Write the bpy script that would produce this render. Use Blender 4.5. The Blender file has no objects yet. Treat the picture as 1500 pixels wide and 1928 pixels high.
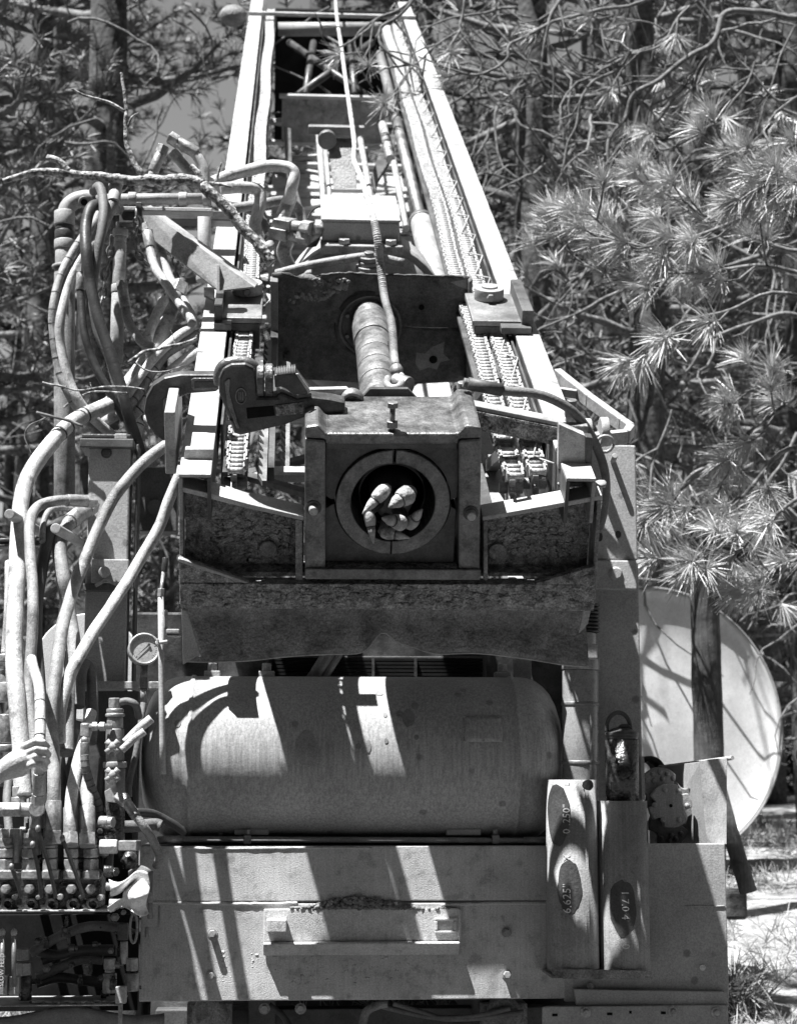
import bpy, bmesh, math, random
import numpy as np
from mathutils import Vector, Matrix, noise
R = math.radians
random.seed(11)
rng = np.random.default_rng(5)
sc = bpy.context.scene
COL = sc.collection

# ------------------------------------------------------------------ camera
FPX = 3400.0                       # focal length in photograph pixels
PITCH, YAW = R(8.68), R(3.55)
CAM = Vector((-0.343, 0.0, 1.5))
cd = bpy.data.cameras.new('camera'); cam = bpy.data.objects.new('camera', cd); COL.objects.link(cam)
cam.location = CAM; cam.rotation_euler = (R(90) + PITCH, 0, -YAW)
cd.sensor_fit = 'VERTICAL'; cd.sensor_height = 36.0; cd.sensor_width = 28.0
cd.lens = 36.0 * FPX / 1928.0
cd.clip_start = 0.05; cd.clip_end = 900
cd.dof.use_dof = True; cd.dof.focus_distance = 6.0; cd.dof.aperture_fstop = 4.8
sc.camera = cam

# ------------------------------------------------------------------ sky and sun
SUN = Vector((-0.33, -0.24, 1.0)).normalized()      # direction towards the sun
elev = math.asin(SUN.z); azim = math.atan2(SUN.x, SUN.y)
wd = bpy.data.worlds.new('World'); sc.world = wd; wd.use_nodes = True
nt = wd.node_tree; nt.nodes.clear()
sky = nt.nodes.new('ShaderNodeTexSky'); sky.sky_type = 'NISHITA'; sky.sun_disc = False
sky.sun_elevation = elev; sky.sun_rotation = azim
bw = nt.nodes.new('ShaderNodeRGBToBW'); bg = nt.nodes.new('ShaderNodeBackground')
out = nt.nodes.new('ShaderNodeOutputWorld')
bg.inputs['Strength'].default_value = 0.05
nt.links.new(sky.outputs[0], bw.inputs[0]); nt.links.new(bw.outputs[0], bg.inputs[0]); nt.links.new(bg.outputs[0], out.inputs[0])
sd = bpy.data.lights.new('sun', 'SUN'); sun = bpy.data.objects.new('sun', sd); COL.objects.link(sun)
sd.energy = 5.0; sd.angle = R(0.53); sd.color = (1, 1, 1)
sun.location = (0, 0, 20); sun.rotation_euler = (-SUN).to_track_quat('-Z', 'Y').to_euler()
sc.view_settings.view_transform = 'Standard'; sc.view_settings.look = 'None'
sc.view_settings.gamma = 1.0; sc.view_settings.use_curve_mapping = False
sc.view_settings.exposure = 1.45

sc.cycles.max_bounces = 4; sc.cycles.diffuse_bounces = 3; sc.cycles.glossy_bounces = 2; sc.cycles.transmission_bounces = 2

# ------------------------------------------------------------------ measuring helpers
CR = Matrix.Rotation(-YAW, 3, 'Z') @ Matrix.Rotation(R(90) + PITCH, 3, 'X')
def ray(px, py): return (CR @ Vector(((px - 750) / FPX, (964 - py) / FPX, -1.0)))
def W(px, py, Y):                  # the point seen at a pixel on the upright plane Y = const
    d = ray(px, py); return CAM + d * (Y / d.y)
ELEV = R(32.5)
MO = W(740, 948, 5.8)              # centre of the drill table; mast axes: u right, v up the mast, n off its face
MAST = Matrix.Translation(MO) @ Matrix.Rotation(ELEV, 4, 'X')
MI = MAST.inverted()
def mn(px, py, n):
    o = MI @ CAM; d = MI.to_3x3() @ ray(px, py); return o + d * ((n - o.z) / d.z)
def mv(px, py, v):
    o = MI @ CAM; d = MI.to_3x3() @ ray(px, py); return o + d * ((v - o.y) / d.y)
def pxm(p, Y): return p * Y / FPX

# ------------------------------------------------------------------ materials
M = {}
def mat(name, lo, hi, rough=.7, metal=0., ns=5., bump=.25, bs=90., streak=0., spots=0., lohi=(.35, .68), det=4., spec=.4, nr=.62, wear=0., trans=0., bd=.01, grain=.16):
    m = bpy.data.materials.new(name); m.use_nodes = True
    t = m.node_tree; N = t.nodes; L = t.links; p = N['Principled BSDF']
    tc = N.new('ShaderNodeTexCoord')
    n1 = N.new('ShaderNodeTexNoise'); n1.inputs['Scale'].default_value = ns; n1.inputs['Detail'].default_value = det; n1.inputs['Roughness'].default_value = nr
    L.new(tc.outputs['Object'], n1.inputs['Vector'])
    r = N.new('ShaderNodeValToRGB'); r.color_ramp.elements[0].position = lohi[0]; r.color_ramp.elements[1].position = lohi[1]
    r.color_ramp.elements[0].color = (lo, lo, lo, 1); r.color_ramp.elements[1].color = (hi, hi, hi, 1)
    L.new(n1.outputs[0], r.inputs[0]); c = r.outputs[0]
    def mul(c, fac):
        x = N.new('ShaderNodeMix'); x.data_type = 'RGBA'; x.blend_type = 'MULTIPLY'; x.inputs[0].default_value = 1
        L.new(c, x.inputs[6]); L.new(fac, x.inputs[7]); return x.outputs[2]
    def ramp(sock, a, b, va, vb):
        q = N.new('ShaderNodeValToRGB'); e = q.color_ramp.elements
        e[0].position = a; e[1].position = b; e[0].color = (va, va, va, 1); e[1].color = (vb, vb, vb, 1)
        L.new(sock, q.inputs[0]); return q.outputs[0]
    if streak:
        mp = N.new('ShaderNodeMapping'); mp.inputs['Scale'].default_value = (120, 120, 2.2); L.new(tc.outputs['Object'], mp.inputs[0])
        n2 = N.new('ShaderNodeTexNoise'); n2.inputs['Scale'].default_value = 1; n2.inputs['Detail'].default_value = 3; L.new(mp.outputs[0], n2.inputs['Vector'])
        c = mul(c, ramp(n2.outputs[0], .38, .62, 1 - streak, 1 + streak * .4))
    if spots:
        n3 = N.new('ShaderNodeTexVoronoi'); n3.inputs['Scale'].default_value = 7.5; n3.inputs['Randomness'].default_value = 1; L.new(tc.outputs['Object'], n3.inputs['Vector'])
        c = mul(c, ramp(n3.outputs['Distance'], .08, .13, 1 - spots, 1))
        n5 = N.new('ShaderNodeTexVoronoi'); n5.inputs['Scale'].default_value = 31; L.new(tc.outputs['Object'], n5.inputs['Vector'])
        c = mul(c, ramp(n5.outputs['Distance'], .06, .11, 1 - spots * .35, 1))
    if wear:
        n6 = N.new('ShaderNodeTexNoise'); n6.inputs['Scale'].default_value = 16; n6.inputs['Detail'].default_value = 5; n6.inputs['Roughness'].default_value = .75; L.new(tc.outputs['Object'], n6.inputs['Vector'])
        c = mul(c, ramp(n6.outputs[0], .36, .46, 1 - wear, 1))
    if grain and not trans:
        n7 = N.new('ShaderNodeTexNoise'); n7.inputs['Scale'].default_value = 170; n7.inputs['Detail'].default_value = 2; n7.inputs['Roughness'].default_value = .7; L.new(tc.outputs['Object'], n7.inputs['Vector'])
        c = mul(c, ramp(n7.outputs[0], .32, .68, 1 - grain * 1.6, 1 + grain))
    L.new(c, p.inputs['Base Color'])
    p.inputs['Metallic'].default_value = metal
    rr = ramp(n1.outputs[0], .3, .7, max(.05, rough - .12), min(1, rough + .12)); L.new(rr, p.inputs['Roughness'])
    p.inputs['Specular IOR Level'].default_value = spec
    if bump:
        n4 = N.new('ShaderNodeTexNoise'); n4.inputs['Scale'].default_value = bs; n4.inputs['Detail'].default_value = 3; L.new(tc.outputs['Object'], n4.inputs['Vector'])
        b = N.new('ShaderNodeBump'); b.inputs['Strength'].default_value = bump; b.inputs['Distance'].default_value = bd
        L.new(n4.outputs[0], b.inputs['Height']); L.new(b.outputs[0], p.inputs['Normal'])
    if trans:
        tr = N.new('ShaderNodeBsdfTranslucent'); L.new(c, tr.inputs[0]); mx = N.new('ShaderNodeMixShader'); mx.inputs[0].default_value = trans
        L.new(p.outputs[0], mx.inputs[1]); L.new(tr.outputs[0], mx.inputs[2]); L.new(mx.outputs[0], N['Material Output'].inputs[0])
    M[name] = m; return m
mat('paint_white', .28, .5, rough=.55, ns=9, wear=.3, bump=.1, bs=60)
mat('paint_pale', .26, .40, rough=.55, ns=6, wear=.3, bump=.1)
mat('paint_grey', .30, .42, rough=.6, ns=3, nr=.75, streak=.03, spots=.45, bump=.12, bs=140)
mat('tank_grey', .33, .45, rough=.5, ns=3, nr=.72, streak=.2, spots=.4, bump=.06, bs=60)
mat('bumper_grey', .42, .60, rough=.7, ns=4, nr=.75, streak=.06, spots=.3, wear=.25, bump=.22, bs=230)
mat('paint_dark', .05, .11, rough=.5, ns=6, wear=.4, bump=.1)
mat('rust', .09, .44, rough=.85, ns=20, lohi=(.40, .64), det=7, nr=.8, bump=1., bs=38, wear=.35, bd=.03, grain=.3)
mat('rust_smooth', .13, .34, rough=.7, ns=9, det=6, nr=.75, bump=.6, bs=70, wear=.4, bd=.015, grain=.25)
mat('shield', .05, .17, rough=.55, metal=.2, ns=7, nr=.8, wear=.45, bump=.35, bs=60, grain=.25)
mat('litter', .16, .40, rough=1, ns=5, nr=.8, bump=1., bs=20, bd=.04)
mat('rust_flake', .13, .50, rough=.9, ns=24, lohi=(.36, .68), det=8, nr=.8, bump=1.0, bs=30, bd=.05, grain=.3)
mat('steel_dark', .035, .11, rough=.42, metal=.25, ns=7, det=6, nr=.75, wear=.3, bump=.12, bs=70)
mat('iron_worn', .08, .26, rough=.42, metal=.5, ns=9, det=6, nr=.78, bump=.25, bs=80, wear=.4)
mat('steel', .30, .5, rough=.5, metal=.3, ns=14, nr=.75, bump=.12, wear=.25)
mat('steel_dull', .16, .30, rough=.5, metal=.5, ns=8, bump=.15)
mat('chain_dusty', .22, .5, rough=.6, metal=.2, ns=40, bump=.3, bs=120)
mat('pipe_steel', .13, .32, rough=.42, metal=.35, ns=12, nr=.8, bump=.15, wear=.4, grain=.25)
mat('jack_paint', .22, .34, rough=.28, ns=5, nr=.7, wear=.3, bump=.06, spec=.7)
mat('hose_dusty', .17, .38, rough=.55, ns=14, bump=.35, bs=220, wear=.45, streak=.1)
mat('hose_pale', .34, .64, rough=.52, ns=11, nr=.75, bump=.3, bs=200, wear=.5, streak=.08)
mat('hose_dark', .03, .07, rough=.5, ns=9, bump=.15, bs=120)
mat('hose_mid', .10, .19, rough=.65, ns=12, bump=.2, bs=140)
mat('fitting', .26, .48, rough=.42, metal=.45, ns=25, bump=.15, wear=.4)
mat('greasy', .02, .09, rough=.25, metal=.2, ns=30, bump=.6, bs=60, spec=.7)
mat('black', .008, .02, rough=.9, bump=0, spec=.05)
mat('needle_shade', .03, .10, rough=.6, ns=.8, bump=0, spec=.2, det=1, grain=0)  # darker needle tone so gaps between the nearer trees read as shade
mat('dish_white', .55, .78, rough=.45, ns=2.2, wear=.1, bump=.03)
mat('bark', .035, .12, rough=.95, ns=18, bump=1., bs=22, det=3, grain=0)
mat('twig', .07, .22, rough=.9, ns=30, bump=0, det=2, grain=0)
mat('lichen_bark', .08, .5, rough=.95, ns=45, lohi=(.4, .62), bump=1., bs=50)
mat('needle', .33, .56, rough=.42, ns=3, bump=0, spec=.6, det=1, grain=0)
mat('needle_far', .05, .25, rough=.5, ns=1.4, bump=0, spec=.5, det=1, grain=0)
mat('soil', .05, .12, rough=1, ns=3, det=6, bump=1., bs=14)
mat('grass_dry', .24, .42, rough=.8, ns=2, bump=0, det=1, grain=0)
mat('clod', .12, .3, rough=1, ns=40, bump=.8, bs=60)
mat('skin', .44, .58, rough=.5, ns=14, bump=.2, bs=160)
mat('shirt', .12, .2, rough=.9, ns=6, bump=.3)
mat('rag_white', .62, .82, rough=.9, ns=9, bump=.3, bs=60)
mat('chalk', .5, .8, rough=.9, ns=50, bump=0)
mat('oil', .17, .26, rough=.5, ns=9, bump=.1)
mat('blot', .05, .09, rough=.6, ns=12, bump=.2, wear=.3)
mat('tooth', .26, .46, rough=.75, ns=30, bump=.6, bs=60, wear=.5)
mat('stain', .035, .08, rough=.6, ns=9, bump=.1)
mat('patch', .20, .34, rough=.7, ns=14, bump=.2)
mat('dial', .34, .55, rough=.3, ns=18, bump=0, spec=.6)
mat('post_wood', .035, .12, rough=.85, ns=9, streak=.25, bump=.25, bs=60)
mat('case_tube', .24, .36, rough=.6, ns=6, streak=.12, wear=.3, bump=.2, bs=150)
mat('foliage_mass', .03, .10, rough=.95, ns=1.5, bump=1., bs=3)

# ------------------------------------------------------------------ mesh helpers
RM = {}                             # world matrix of the root each object hangs from
class MB:
    def __init__(s, F=None): s.v = []; s.f = []; s.s = []; s.F = F
    def add(s, vs, fs, smooth=False):
        k = len(s.v); s.v += [Vector(a) for a in vs]; s.f += [tuple(i + k for i in f) for f in fs]; s.s += [smooth] * len(fs); return s
    def box(s, a, b, rot=None):
        a = Vector(a); b = Vector(b); c = (a + b) / 2; h = (b - a) / 2
        vs = [Vector((x * h.x, y * h.y, z * h.z)) for x in (-1, 1) for y in (-1, 1) for z in (-1, 1)]
        if rot is not None: vs = [rot @ q for q in vs]
        return s.add([c + q for q in vs], [(0, 1, 3, 2), (4, 6, 7, 5), (0, 4, 5, 1), (2, 3, 7, 6), (0, 2, 6, 4), (1, 5, 7, 3)])
    def bar(s, p, q, w, h, up=(0, 0, 1)):       # rectangular bar from p to q
        p = Vector(p); q = Vector(q); d = (q - p).normalized(); x = d.cross(Vector(up)).normalized(); y = x.cross(d)
        vs = [e + x * (w / 2 * i) + y * (h / 2 * j) for e in (p, q) for i, j in ((-1, -1), (1, -1), (1, 1), (-1, 1))]
        return s.add(vs, [(3, 2, 1, 0), (4, 5, 6, 7), (0, 1, 5, 4), (1, 2, 6, 5), (2, 3, 7, 6), (3, 0, 4, 7)])
    def lathe(s, p, d, prof, n=16, caps=True, smooth=True):
        p = Vector(p); d = Vector(d).normalized(); a = Vector((0, 0, 1)) if abs(d.z) < .9 else Vector((1, 0, 0))
        x = d.cross(a).normalized(); y = d.cross(x); k = len(prof); vs = []; fs = []
        for t, r in prof:
            for i in range(n):
                th = 2 * math.pi * i / n; vs.append(p + d * t + (x * math.cos(th) + y * math.sin(th)) * r)
        for j in range(k - 1):
            for i in range(n): i2 = (i + 1) % n; fs.append((j * n + i, j * n + i2, (j + 1) * n + i2, (j + 1) * n + i))
        s.add(vs, fs, smooth)
        if caps: s.f += [tuple(len(s.v) - k * n + i for i in reversed(range(n))), tuple(len(s.v) - n + i for i in range(n))]; s.s += [False, False]
        return s
    def cyl(s, p, q, r, r2=None, n=14, smooth=True, caps=True):
        p = Vector(p); q = Vector(q); return s.lathe(p, q - p, [(0, r), ((q - p).length, r if r2 is None else r2)], n, caps, smooth)
    def hexa(s, p, q, r): return s.cyl(p, q, r, n=6, smooth=False)
    def ball(s, c, r, n=10, sq=(1, 1, 1), jit=0):
        c = Vector(c); vs = []; fs = []; m = max(4, n // 2)
        for j in range(m + 1):
            ph = math.pi * j / m
            for i in range(n):
                th = 2 * math.pi * i / n; d = Vector((math.sin(ph) * math.cos(th), math.sin(ph) * math.sin(th), math.cos(ph)))
                k = 1 + (jit * noise.noise(d * 1.7 + c * 31) if jit else 0); vs.append(c + Vector((d.x * sq[0], d.y * sq[1], d.z * sq[2])) * r * k)
        for j in range(m):
            for i in range(n): i2 = (i + 1) % n; fs.append((j * n + i, (j + 1) * n + i, (j + 1) * n + i2, j * n + i2))
        return s.add(vs, fs, True)
    def tube(s, pts, r, n=10, caps=True):
        pts = [Vector(p) for p in pts]; k = len(pts); rs = r if isinstance(r, (list, tuple)) else [r] * k
        t0 = (pts[1] - pts[0]).normalized(); a = Vector((0, 0, 1)) if abs(t0.z) < .9 else Vector((1, 0, 0)); x = t0.cross(a).normalized(); vs = []; fs = []
        for j in range(k):
            t = (pts[min(j + 1, k - 1)] - pts[max(j - 1, 0)]).normalized(); x = (x - t * x.dot(t)).normalized(); y = t.cross(x)
            for i in range(n): th = 2 * math.pi * i / n; vs.append(pts[j] + (x * math.cos(th) + y * math.sin(th)) * rs[j])
        for j in range(k - 1):
            for i in range(n): i2 = (i + 1) % n; fs.append((j * n + i, j * n + i2, (j + 1) * n + i2, (j + 1) * n + i))
        s.add(vs, fs, True)
        if caps: b = len(s.v) - k * n; s.f += [tuple(b + i for i in reversed(range(n))), tuple(len(s.v) - n + i for i in range(n))]; s.s += [False, False]
        return s
    def prism(s, outline, vec):
        o = [Vector(p) for p in outline]; vec = Vector(vec); n = len(o)
        nr = Vector((0, 0, 0))
        for i in range(n): nr += o[i].cross(o[(i + 1) % n])
        if nr.dot(vec) > 0: o = o[::-1]
        fs = [tuple(range(n)), tuple(reversed(range(n, 2 * n)))] + [(i + n, (i + 1) % n + n, (i + 1) % n, i)[::1] for i in range(n)]
        return s.add(o + [p + vec for p in o], fs)
    def grid(s, fn, nu, nv, smooth=True):
        vs = [fn(i / nu, j / nv) for j in range(nv + 1) for i in range(nu + 1)]
        fs = [(j * (nu + 1) + i, j * (nu + 1) + i + 1, (j + 1) * (nu + 1) + i + 1, (j + 1) * (nu + 1) + i) for j in range(nv) for i in range(nu)]
        return s.add(vs, fs, smooth)
    def world(s): return [s.F @ p for p in s.v] if s.F is not None else s.v
    def build(s, name, m, parent=None, bev=0., label=None, cat=None, group=None, kind=None, solid=0., sub=0):
        vs = s.world()
        if parent is not None: base = RM[parent.name]
        else:
            a = np.array([tuple(p) for p in vs]); base = Matrix.Translation((float(a[:, 0].mean()), float(a[:, 1].mean()), float(a[:, 2].min())))
        bi = base.inverted(); me = bpy.data.meshes.new(name)
        me.from_pydata([bi @ p for p in vs], [], s.f); me.polygons.foreach_set('use_smooth', s.s); me.materials.append(M[m]); me.update()
        o = bpy.data.objects.new(name, me); COL.objects.link(o); RM[o.name] = base
        if parent is None: o.matrix_world = base
        else: o.parent = parent
        if solid: q = o.modifiers.new('thickness', 'SOLIDIFY'); q.thickness = solid
        if bev: q = o.modifiers.new('edge', 'BEVEL'); q.width = bev; q.segments = 2; q.limit_method = 'ANGLE'; q.angle_limit = R(38)
        if sub: q = o.modifiers.new('round', 'SUBSURF'); q.levels = sub; q.render_levels = sub
        if label: o['label'] = label
        if cat: o['category'] = cat
        if group: o['group'] = group
        if kind: o['kind'] = kind
        return o
def thing(name, label, cat, loc, group=None, mast=False):
    o = bpy.data.objects.new(name, None); COL.objects.link(o); o.empty_display_size = .05
    m = MAST @ Matrix.Translation(Vector(loc)) if mast else Matrix.Translation(Vector(loc))
    o.matrix_world = m; RM[o.name] = m; o['label'] = label; o['category'] = cat
    if group: o['group'] = group
    return o
def MM(): return MB(MAST)
def spline(pts, k=6):
    P = [Vector(p) for p in pts]; P = [P[0] * 2 - P[1]] + P + [P[-1] * 2 - P[-2]]; o = []
    for i in range(1, len(P) - 2):
        a, b, c, d = P[i - 1:i + 3]
        for j in range(k):
            t = j / k; o.append(.5 * ((2 * b) + (c - a) * t + (2 * a - 5 * b + 4 * c - d) * t * t + (3 * b - 3 * c + d - a) * t ** 3))
    o.append(P[-2]); return o
def wl(pts, Y=None): return [W(p[0], p[1], p[2] if len(p) > 2 else Y) for p in pts]
HOSE_GROUP = 'hydraulic hoses of the rig'
def hose(label, pts, rpx, m='hose_dusty', ends=(0, 0), rings=(), Y=None, name='hydraulic_hose', cat='hose', em='fitting'):
    P = spline(wl(pts, Y), 26); ym = sum(p.y for p in P) / len(P); r = pxm(rpx, ym)
    P = [p + Vector((noise.noise(p * 6 + Vector((rpx, 0, i * .0))), 0, noise.noise(p * 6 + Vector((9, rpx, 0))))) * r * .25 for i, p in enumerate(P)]
    rr = [r * (1 + .022 * (1 if i % 2 else -1) * (.4 + abs(noise.noise(p * 3))) + .03 * noise.noise(p * 9)) for i, p in enumerate(P)] if rpx > 4 else r
    b = MB().tube(P, rr, 12)
    if not any(ends) and not rings: return b.build(name, m, label=label, cat=cat, group=HOSE_GROUP)
    t = thing(name, label, cat, P[0], HOSE_GROUP); b.build('tube', m, t)
    for e, (p, q) in zip(ends, ((P[0], P[9]), (P[-1], P[-10]))):
        if e:
            d = (q - p).normalized()
            MB().cyl(p - d * r * .3, p + d * r * 4, r * 1.18).build('ferrule', em, t, bev=.001)
            MB().hexa(p - d * r * 2.2, p - d * r * .3, r * 1.35).build('nut', em, t, bev=.001)
    for k in rings:
        i = int(k * (len(P) - 2)); d = (P[i + 1] - P[i]).normalized(); MB().cyl(P[i] - d * r * .12, P[i] + d * r * .12, r * 1.05).build('band', 'hose_dark', t)
    return t
def bolt(par, p, d, r=.014, h=.014, m='fitting', washer=True, name='bolt'):
    p = Vector(p); d = Vector(d).normalized(); b = MB(par[1]) if isinstance(par, tuple) else MB()
    if washer: b.cyl(p, p + d * .003, r * 1.45, n=14)
    b.hexa(p + d * .003, p + d * (.003 + h), r); b.build(name, m, par[0] if isinstance(par, tuple) else par, bev=.0015)
def textmesh(body, size):
    cu = bpy.data.curves.new('t', 'FONT'); cu.body = body; cu.size = size; cu.align_x = 'CENTER'; cu.align_y = 'CENTER'; cu.resolution_u = 2
    o = bpy.data.objects.new('t', cu); COL.objects.link(o); dg = bpy.context.evaluated_depsgraph_get()
    me = bpy.data.meshes.new_from_object(o.evaluated_get(dg)); vs = [v.co.copy() for v in me.vertices]; fs = [tuple(p.vertices) for p in me.polygons]
    bpy.data.objects.remove(o); bpy.data.curves.remove(cu); bpy.data.meshes.remove(me); return vs, fs

def blot(name, m, par, on, w, h, seed):
    b = MB(); N = 32; vs = [on(0, 0)]; fs = []
    for j in range(1, 7):
        for i in range(N):
            q = 2 * math.pi * i / N; k = j / 6 * (1 + .14 * noise.noise(Vector((2 * math.cos(q), 2 * math.sin(q), seed))) + .05 * noise.noise(Vector((9 * math.cos(q), 9 * math.sin(q), seed)))); vs.append(on(w * k * math.cos(q), h * k * math.sin(q)))
    fs += [(0, 1 + i, 1 + (i + 1) % N) for i in range(N)]
    for j in range(5): fs += [(1 + j * N + i, 1 + (j + 1) * N + i, 1 + (j + 1) * N + (i + 1) % N, 1 + j * N + (i + 1) % N) for i in range(N)]
    b.add(vs, fs, True); return b.build(name, m, par)

# ================================================================== GROUND
def gz(x, y):
    k = [(-60, 0), (7.5, 0), (9, .3), (14, 1.0), (20, 1.12), (40, 1.6), (120, 4.), (400, 14)]
    for (a, za), (b, zb) in zip(k, k[1:]):
        if y <= b: return za + (zb - za) * max(0, (y - a) / (b - a)) + .05 * noise.noise(Vector((x * .5, y * .5, 0))) * min(1, max(0, (y - 7) / 3))
    return 14
ys = list(np.concatenate([np.linspace(-60, 6, 8), np.linspace(7, 24, 69), np.linspace(26, 60, 12), np.linspace(80, 400, 8)]))
xs = list(np.concatenate([np.linspace(-300, -12, 8), np.linspace(-10, 10, 61), np.linspace(12, 300, 8)]))
b = MB(); nx = len(xs)
b.add([(x, y, gz(x, y)) for y in ys for x in xs], [(j * nx + i, j * nx + i + 1, (j + 1) * nx + i + 1, (j + 1) * nx + i) for j in range(len(ys) - 1) for i in range(nx - 1)], True)
b.build('ground', 'soil', kind='structure')
xl_ = list(np.linspace(.6, 9, 50)); yl_ = list(np.linspace(8.2, 24, 80)); b = MB()
b.add([(x, y, gz(x, y) + .012 + .02 * noise.noise(Vector((x * 4, y * 4, 3)))) for y in yl_ for x in xl_], [(j * 50 + i, j * 50 + i + 1, (j + 1) * 50 + i + 1, (j + 1) * 50 + i) for j in range(79) for i in range(49)], True)
b.build('litter_bank', 'litter', kind='structure')

# ================================================================== DRILL MAST (raised at a slant)
mast = thing('drill_mast', 'long slanted mast of the drilling rig with pale painted rails and rusty foot', 'drill mast', (0, .3, -.5), mast=True)
RT = .10                                             # n of the rail tops
uLo, uLi = mn(340, 870, RT).x, mn(400, 870, RT).x
uRi, uRo = mn(995, 700, RT).x, mn(1043, 700, RT).x
V0, V1 = mn(370, 893, RT).y, 10.6
def rail(u0, u1, side):
    b = MM(); b.box((u0, V0, RT - .012), (u1, V1, RT)); r = b.build('rail', 'paint_white', mast, bev=.003)
    s = u1 if side < 0 else u0; b = MM()
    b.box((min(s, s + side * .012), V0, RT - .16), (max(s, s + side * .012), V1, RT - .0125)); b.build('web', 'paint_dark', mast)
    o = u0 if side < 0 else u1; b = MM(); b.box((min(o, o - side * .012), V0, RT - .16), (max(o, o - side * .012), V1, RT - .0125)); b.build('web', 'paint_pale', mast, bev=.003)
rail(uLo, uLi, -1); rail(uRi, uRo, 1)
# side walls of the mast box
BK = -.72
for u, sg in ((uLi + .012, 1), (uRi - .012, -1)):
    b = MM(); b.box((min(u, u + sg * .008), V0 + .5, -.30), (max(u, u + sg * .008), V1, RT - .02)); b.build('side_plate', 'paint_dark', mast)
    for k in range(13):
        va = V0 + .5 + k * .78; vb = va + .78
        MM().bar((u, va, -.30), (u, vb, BK), .05, .05, (1, 0, 0)).build('side_brace', 'paint_dark', mast)
    MM().box((u - .04, V0 + .4, BK - .04), (u + .04, V1, BK + .04)).build('back_chord', 'paint_pale', mast, bev=.004)
# zigzag lacing inside the right rail
zz = []
va = V0 + .15
while va < V1 - .3:
    zz.append(((uRi - .02, va, RT - .01), (uRi - .075, va + .11, RT - .03))); zz.append(((uRi - .075, va + .11, RT - .03), (uRi - .02, va + .36, RT - .01))); va += .36
for i, (p, q) in enumerate(zz[:60]): MM().cyl(p, q, .0032, n=6).build('lacing', 'paint_white', mast)
# back face: braces and plates
uA, uB = uLi + .05, uRi - .05
va = 1.2; k = 0
while va < V1 - .4:
    MM().box((uA, va - .03, BK - .02), (uB, va + .03, BK + .01)).build('cross_member', 'paint_pale', mast, bev=.003)
    p, q = ((uA, va, BK), (uB, va + .75, BK)) if k % 2 else ((uB, va, BK), (uA, va + .75, BK))
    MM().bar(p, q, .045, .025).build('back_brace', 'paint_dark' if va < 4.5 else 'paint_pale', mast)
    va += .75; k += 1
for v0, v1, ua, ub in ((1.9, 2.7, uA + .30, uB - .03), (2.76, 4.2, uA + .1, uB - .03), (4.3, 6.2, uA + .06, uB - .03), (6.3, 7.2, uA + .06, uB - .03), (7.26, 8.3, uA + .06, uB - .03)):
    MM().box((ua, v0, BK - .075), (ub, v1, BK - .062)).build('back_plate', 'paint_white', mast, bev=.002)
# plate and crown near the far end
pa, pb = mv(531, 184, 8.2), mv(724, 272, 8.2)
MM().box((pa.x, 8.2, pb.z), (pb.x, 8.22, pa.z)).build('crown_plate', 'rust_smooth', mast, bev=.004)
MM().box((pa.x - .02, 8.17, pa.z), (pb.x + .02, 8.24, pa.z + .025)).build('plate_rim', 'paint_pale', mast, bev=.003)
p0, p1 = mv(524, 55, 9.4), mv(718, 55, 9.4)
MM().cyl(p0, p1, .055).build('cross_tube', 'paint_pale', mast)
pa, pb = mv(465, 20, 9.6), mv(640, 15, 9.6)
MM().box((uLo, 9.6, RT), (uRo, 9.65, RT + .03)).build('crown_bar', 'paint_white', mast, bev=.003)
MM().box((uA + .05, 10.3, -1.1), (uB - .05, 10.4, RT - .05)).build('crown_shade_block', 'black', mast, bev=.01)  # black box stands in for the dark inside of the mast top
for xa, xb in ((545, 690), (700, 560), (590, 575), (660, 668)):
    MM().cyl(mv(xa, 80, 9.9), mv(xb, 180, 8.6), .03, n=8).build('crown_brace', 'steel_dark', mast)  # dark tone puts the shade of the crown into the braces
p = mv(440, 30, 9.3); MM().ball(p, .11, 14, (1, .9, .8)).build('crown_lamp', 'rust_smooth', mast)
# rod guide bracket further up the mast
q = mv(632, 245, 5.2)
MM().box((q.x - .16, 5.2, q.z - .03), (q.x + .17, 5.26, q.z + .02)).build('guide_bar', 'steel_dull', mast, bev=.006)
MM().cyl((q.x - .05, 5.14, q.z - .05), (q.x - .05, 5.24, q.z - .05), .055).build('guide_hub', 'steel_dull', mast, bev=.004)
a = mv(635, 270, 5.2); c = mv(640, 355, 5.0)
MM().prism([mv(616, 262, 5.22), mv(668, 262, 5.22), mv(672, 355, 4.9), mv(628, 355, 4.9)], (0, .03, 0)).build('guide_plate', 'rust_smooth', mast, bev=.004)
for (xa, ya, xb, yb, r_) in ((600, 252, 610, 385, .021), (612, 275, 622, 385, .014), (678, 262, 700, 385, .02), (740, 300, 765, 430, .02), (720, 235, 735, 300, .03)):
    MM().cyl(mn(xa, ya, -.22), mn(xb, yb, -.20), r_, n=10).build('tie_rod', 'steel', mast)
for s_, o_ in ((((535, 245), (548, 250), (550, 330), (575, 420), (560, 420), (538, 330)), 'x'), (((725, 262), (745, 262), (740, 300), (712, 345), (705, 372), (698, 340)), 'y')):
    MM().prism([mn(x, y, -.32) for x, y in s_], (0, 0, .03)).build('guide_horn', 'paint_dark', mast, bev=.004)
# feed cylinder beside the right chains
g0, g1 = mn(805, 440, -.02), mn(745, 190, -.02)
MM().cyl((g0.x, 2.35, -.08), (g0.x, g0.y + .45, -.08), .06, n=20).build('feed_barrel', 'paint_pale', mast, bev=.006)
MM().cyl((g0.x, g0.y + .45, -.08), (g0.x, 9.0, -.08), .034, n=16).build('feed_rod', 'steel_dull', mast)
MM().cyl((g0.x, g0.y + .42, -.08), (g0.x, g0.y + .47, -.08), .066, n=20).build('feed_gland', 'steel_dull', mast, bev=.004)
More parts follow.
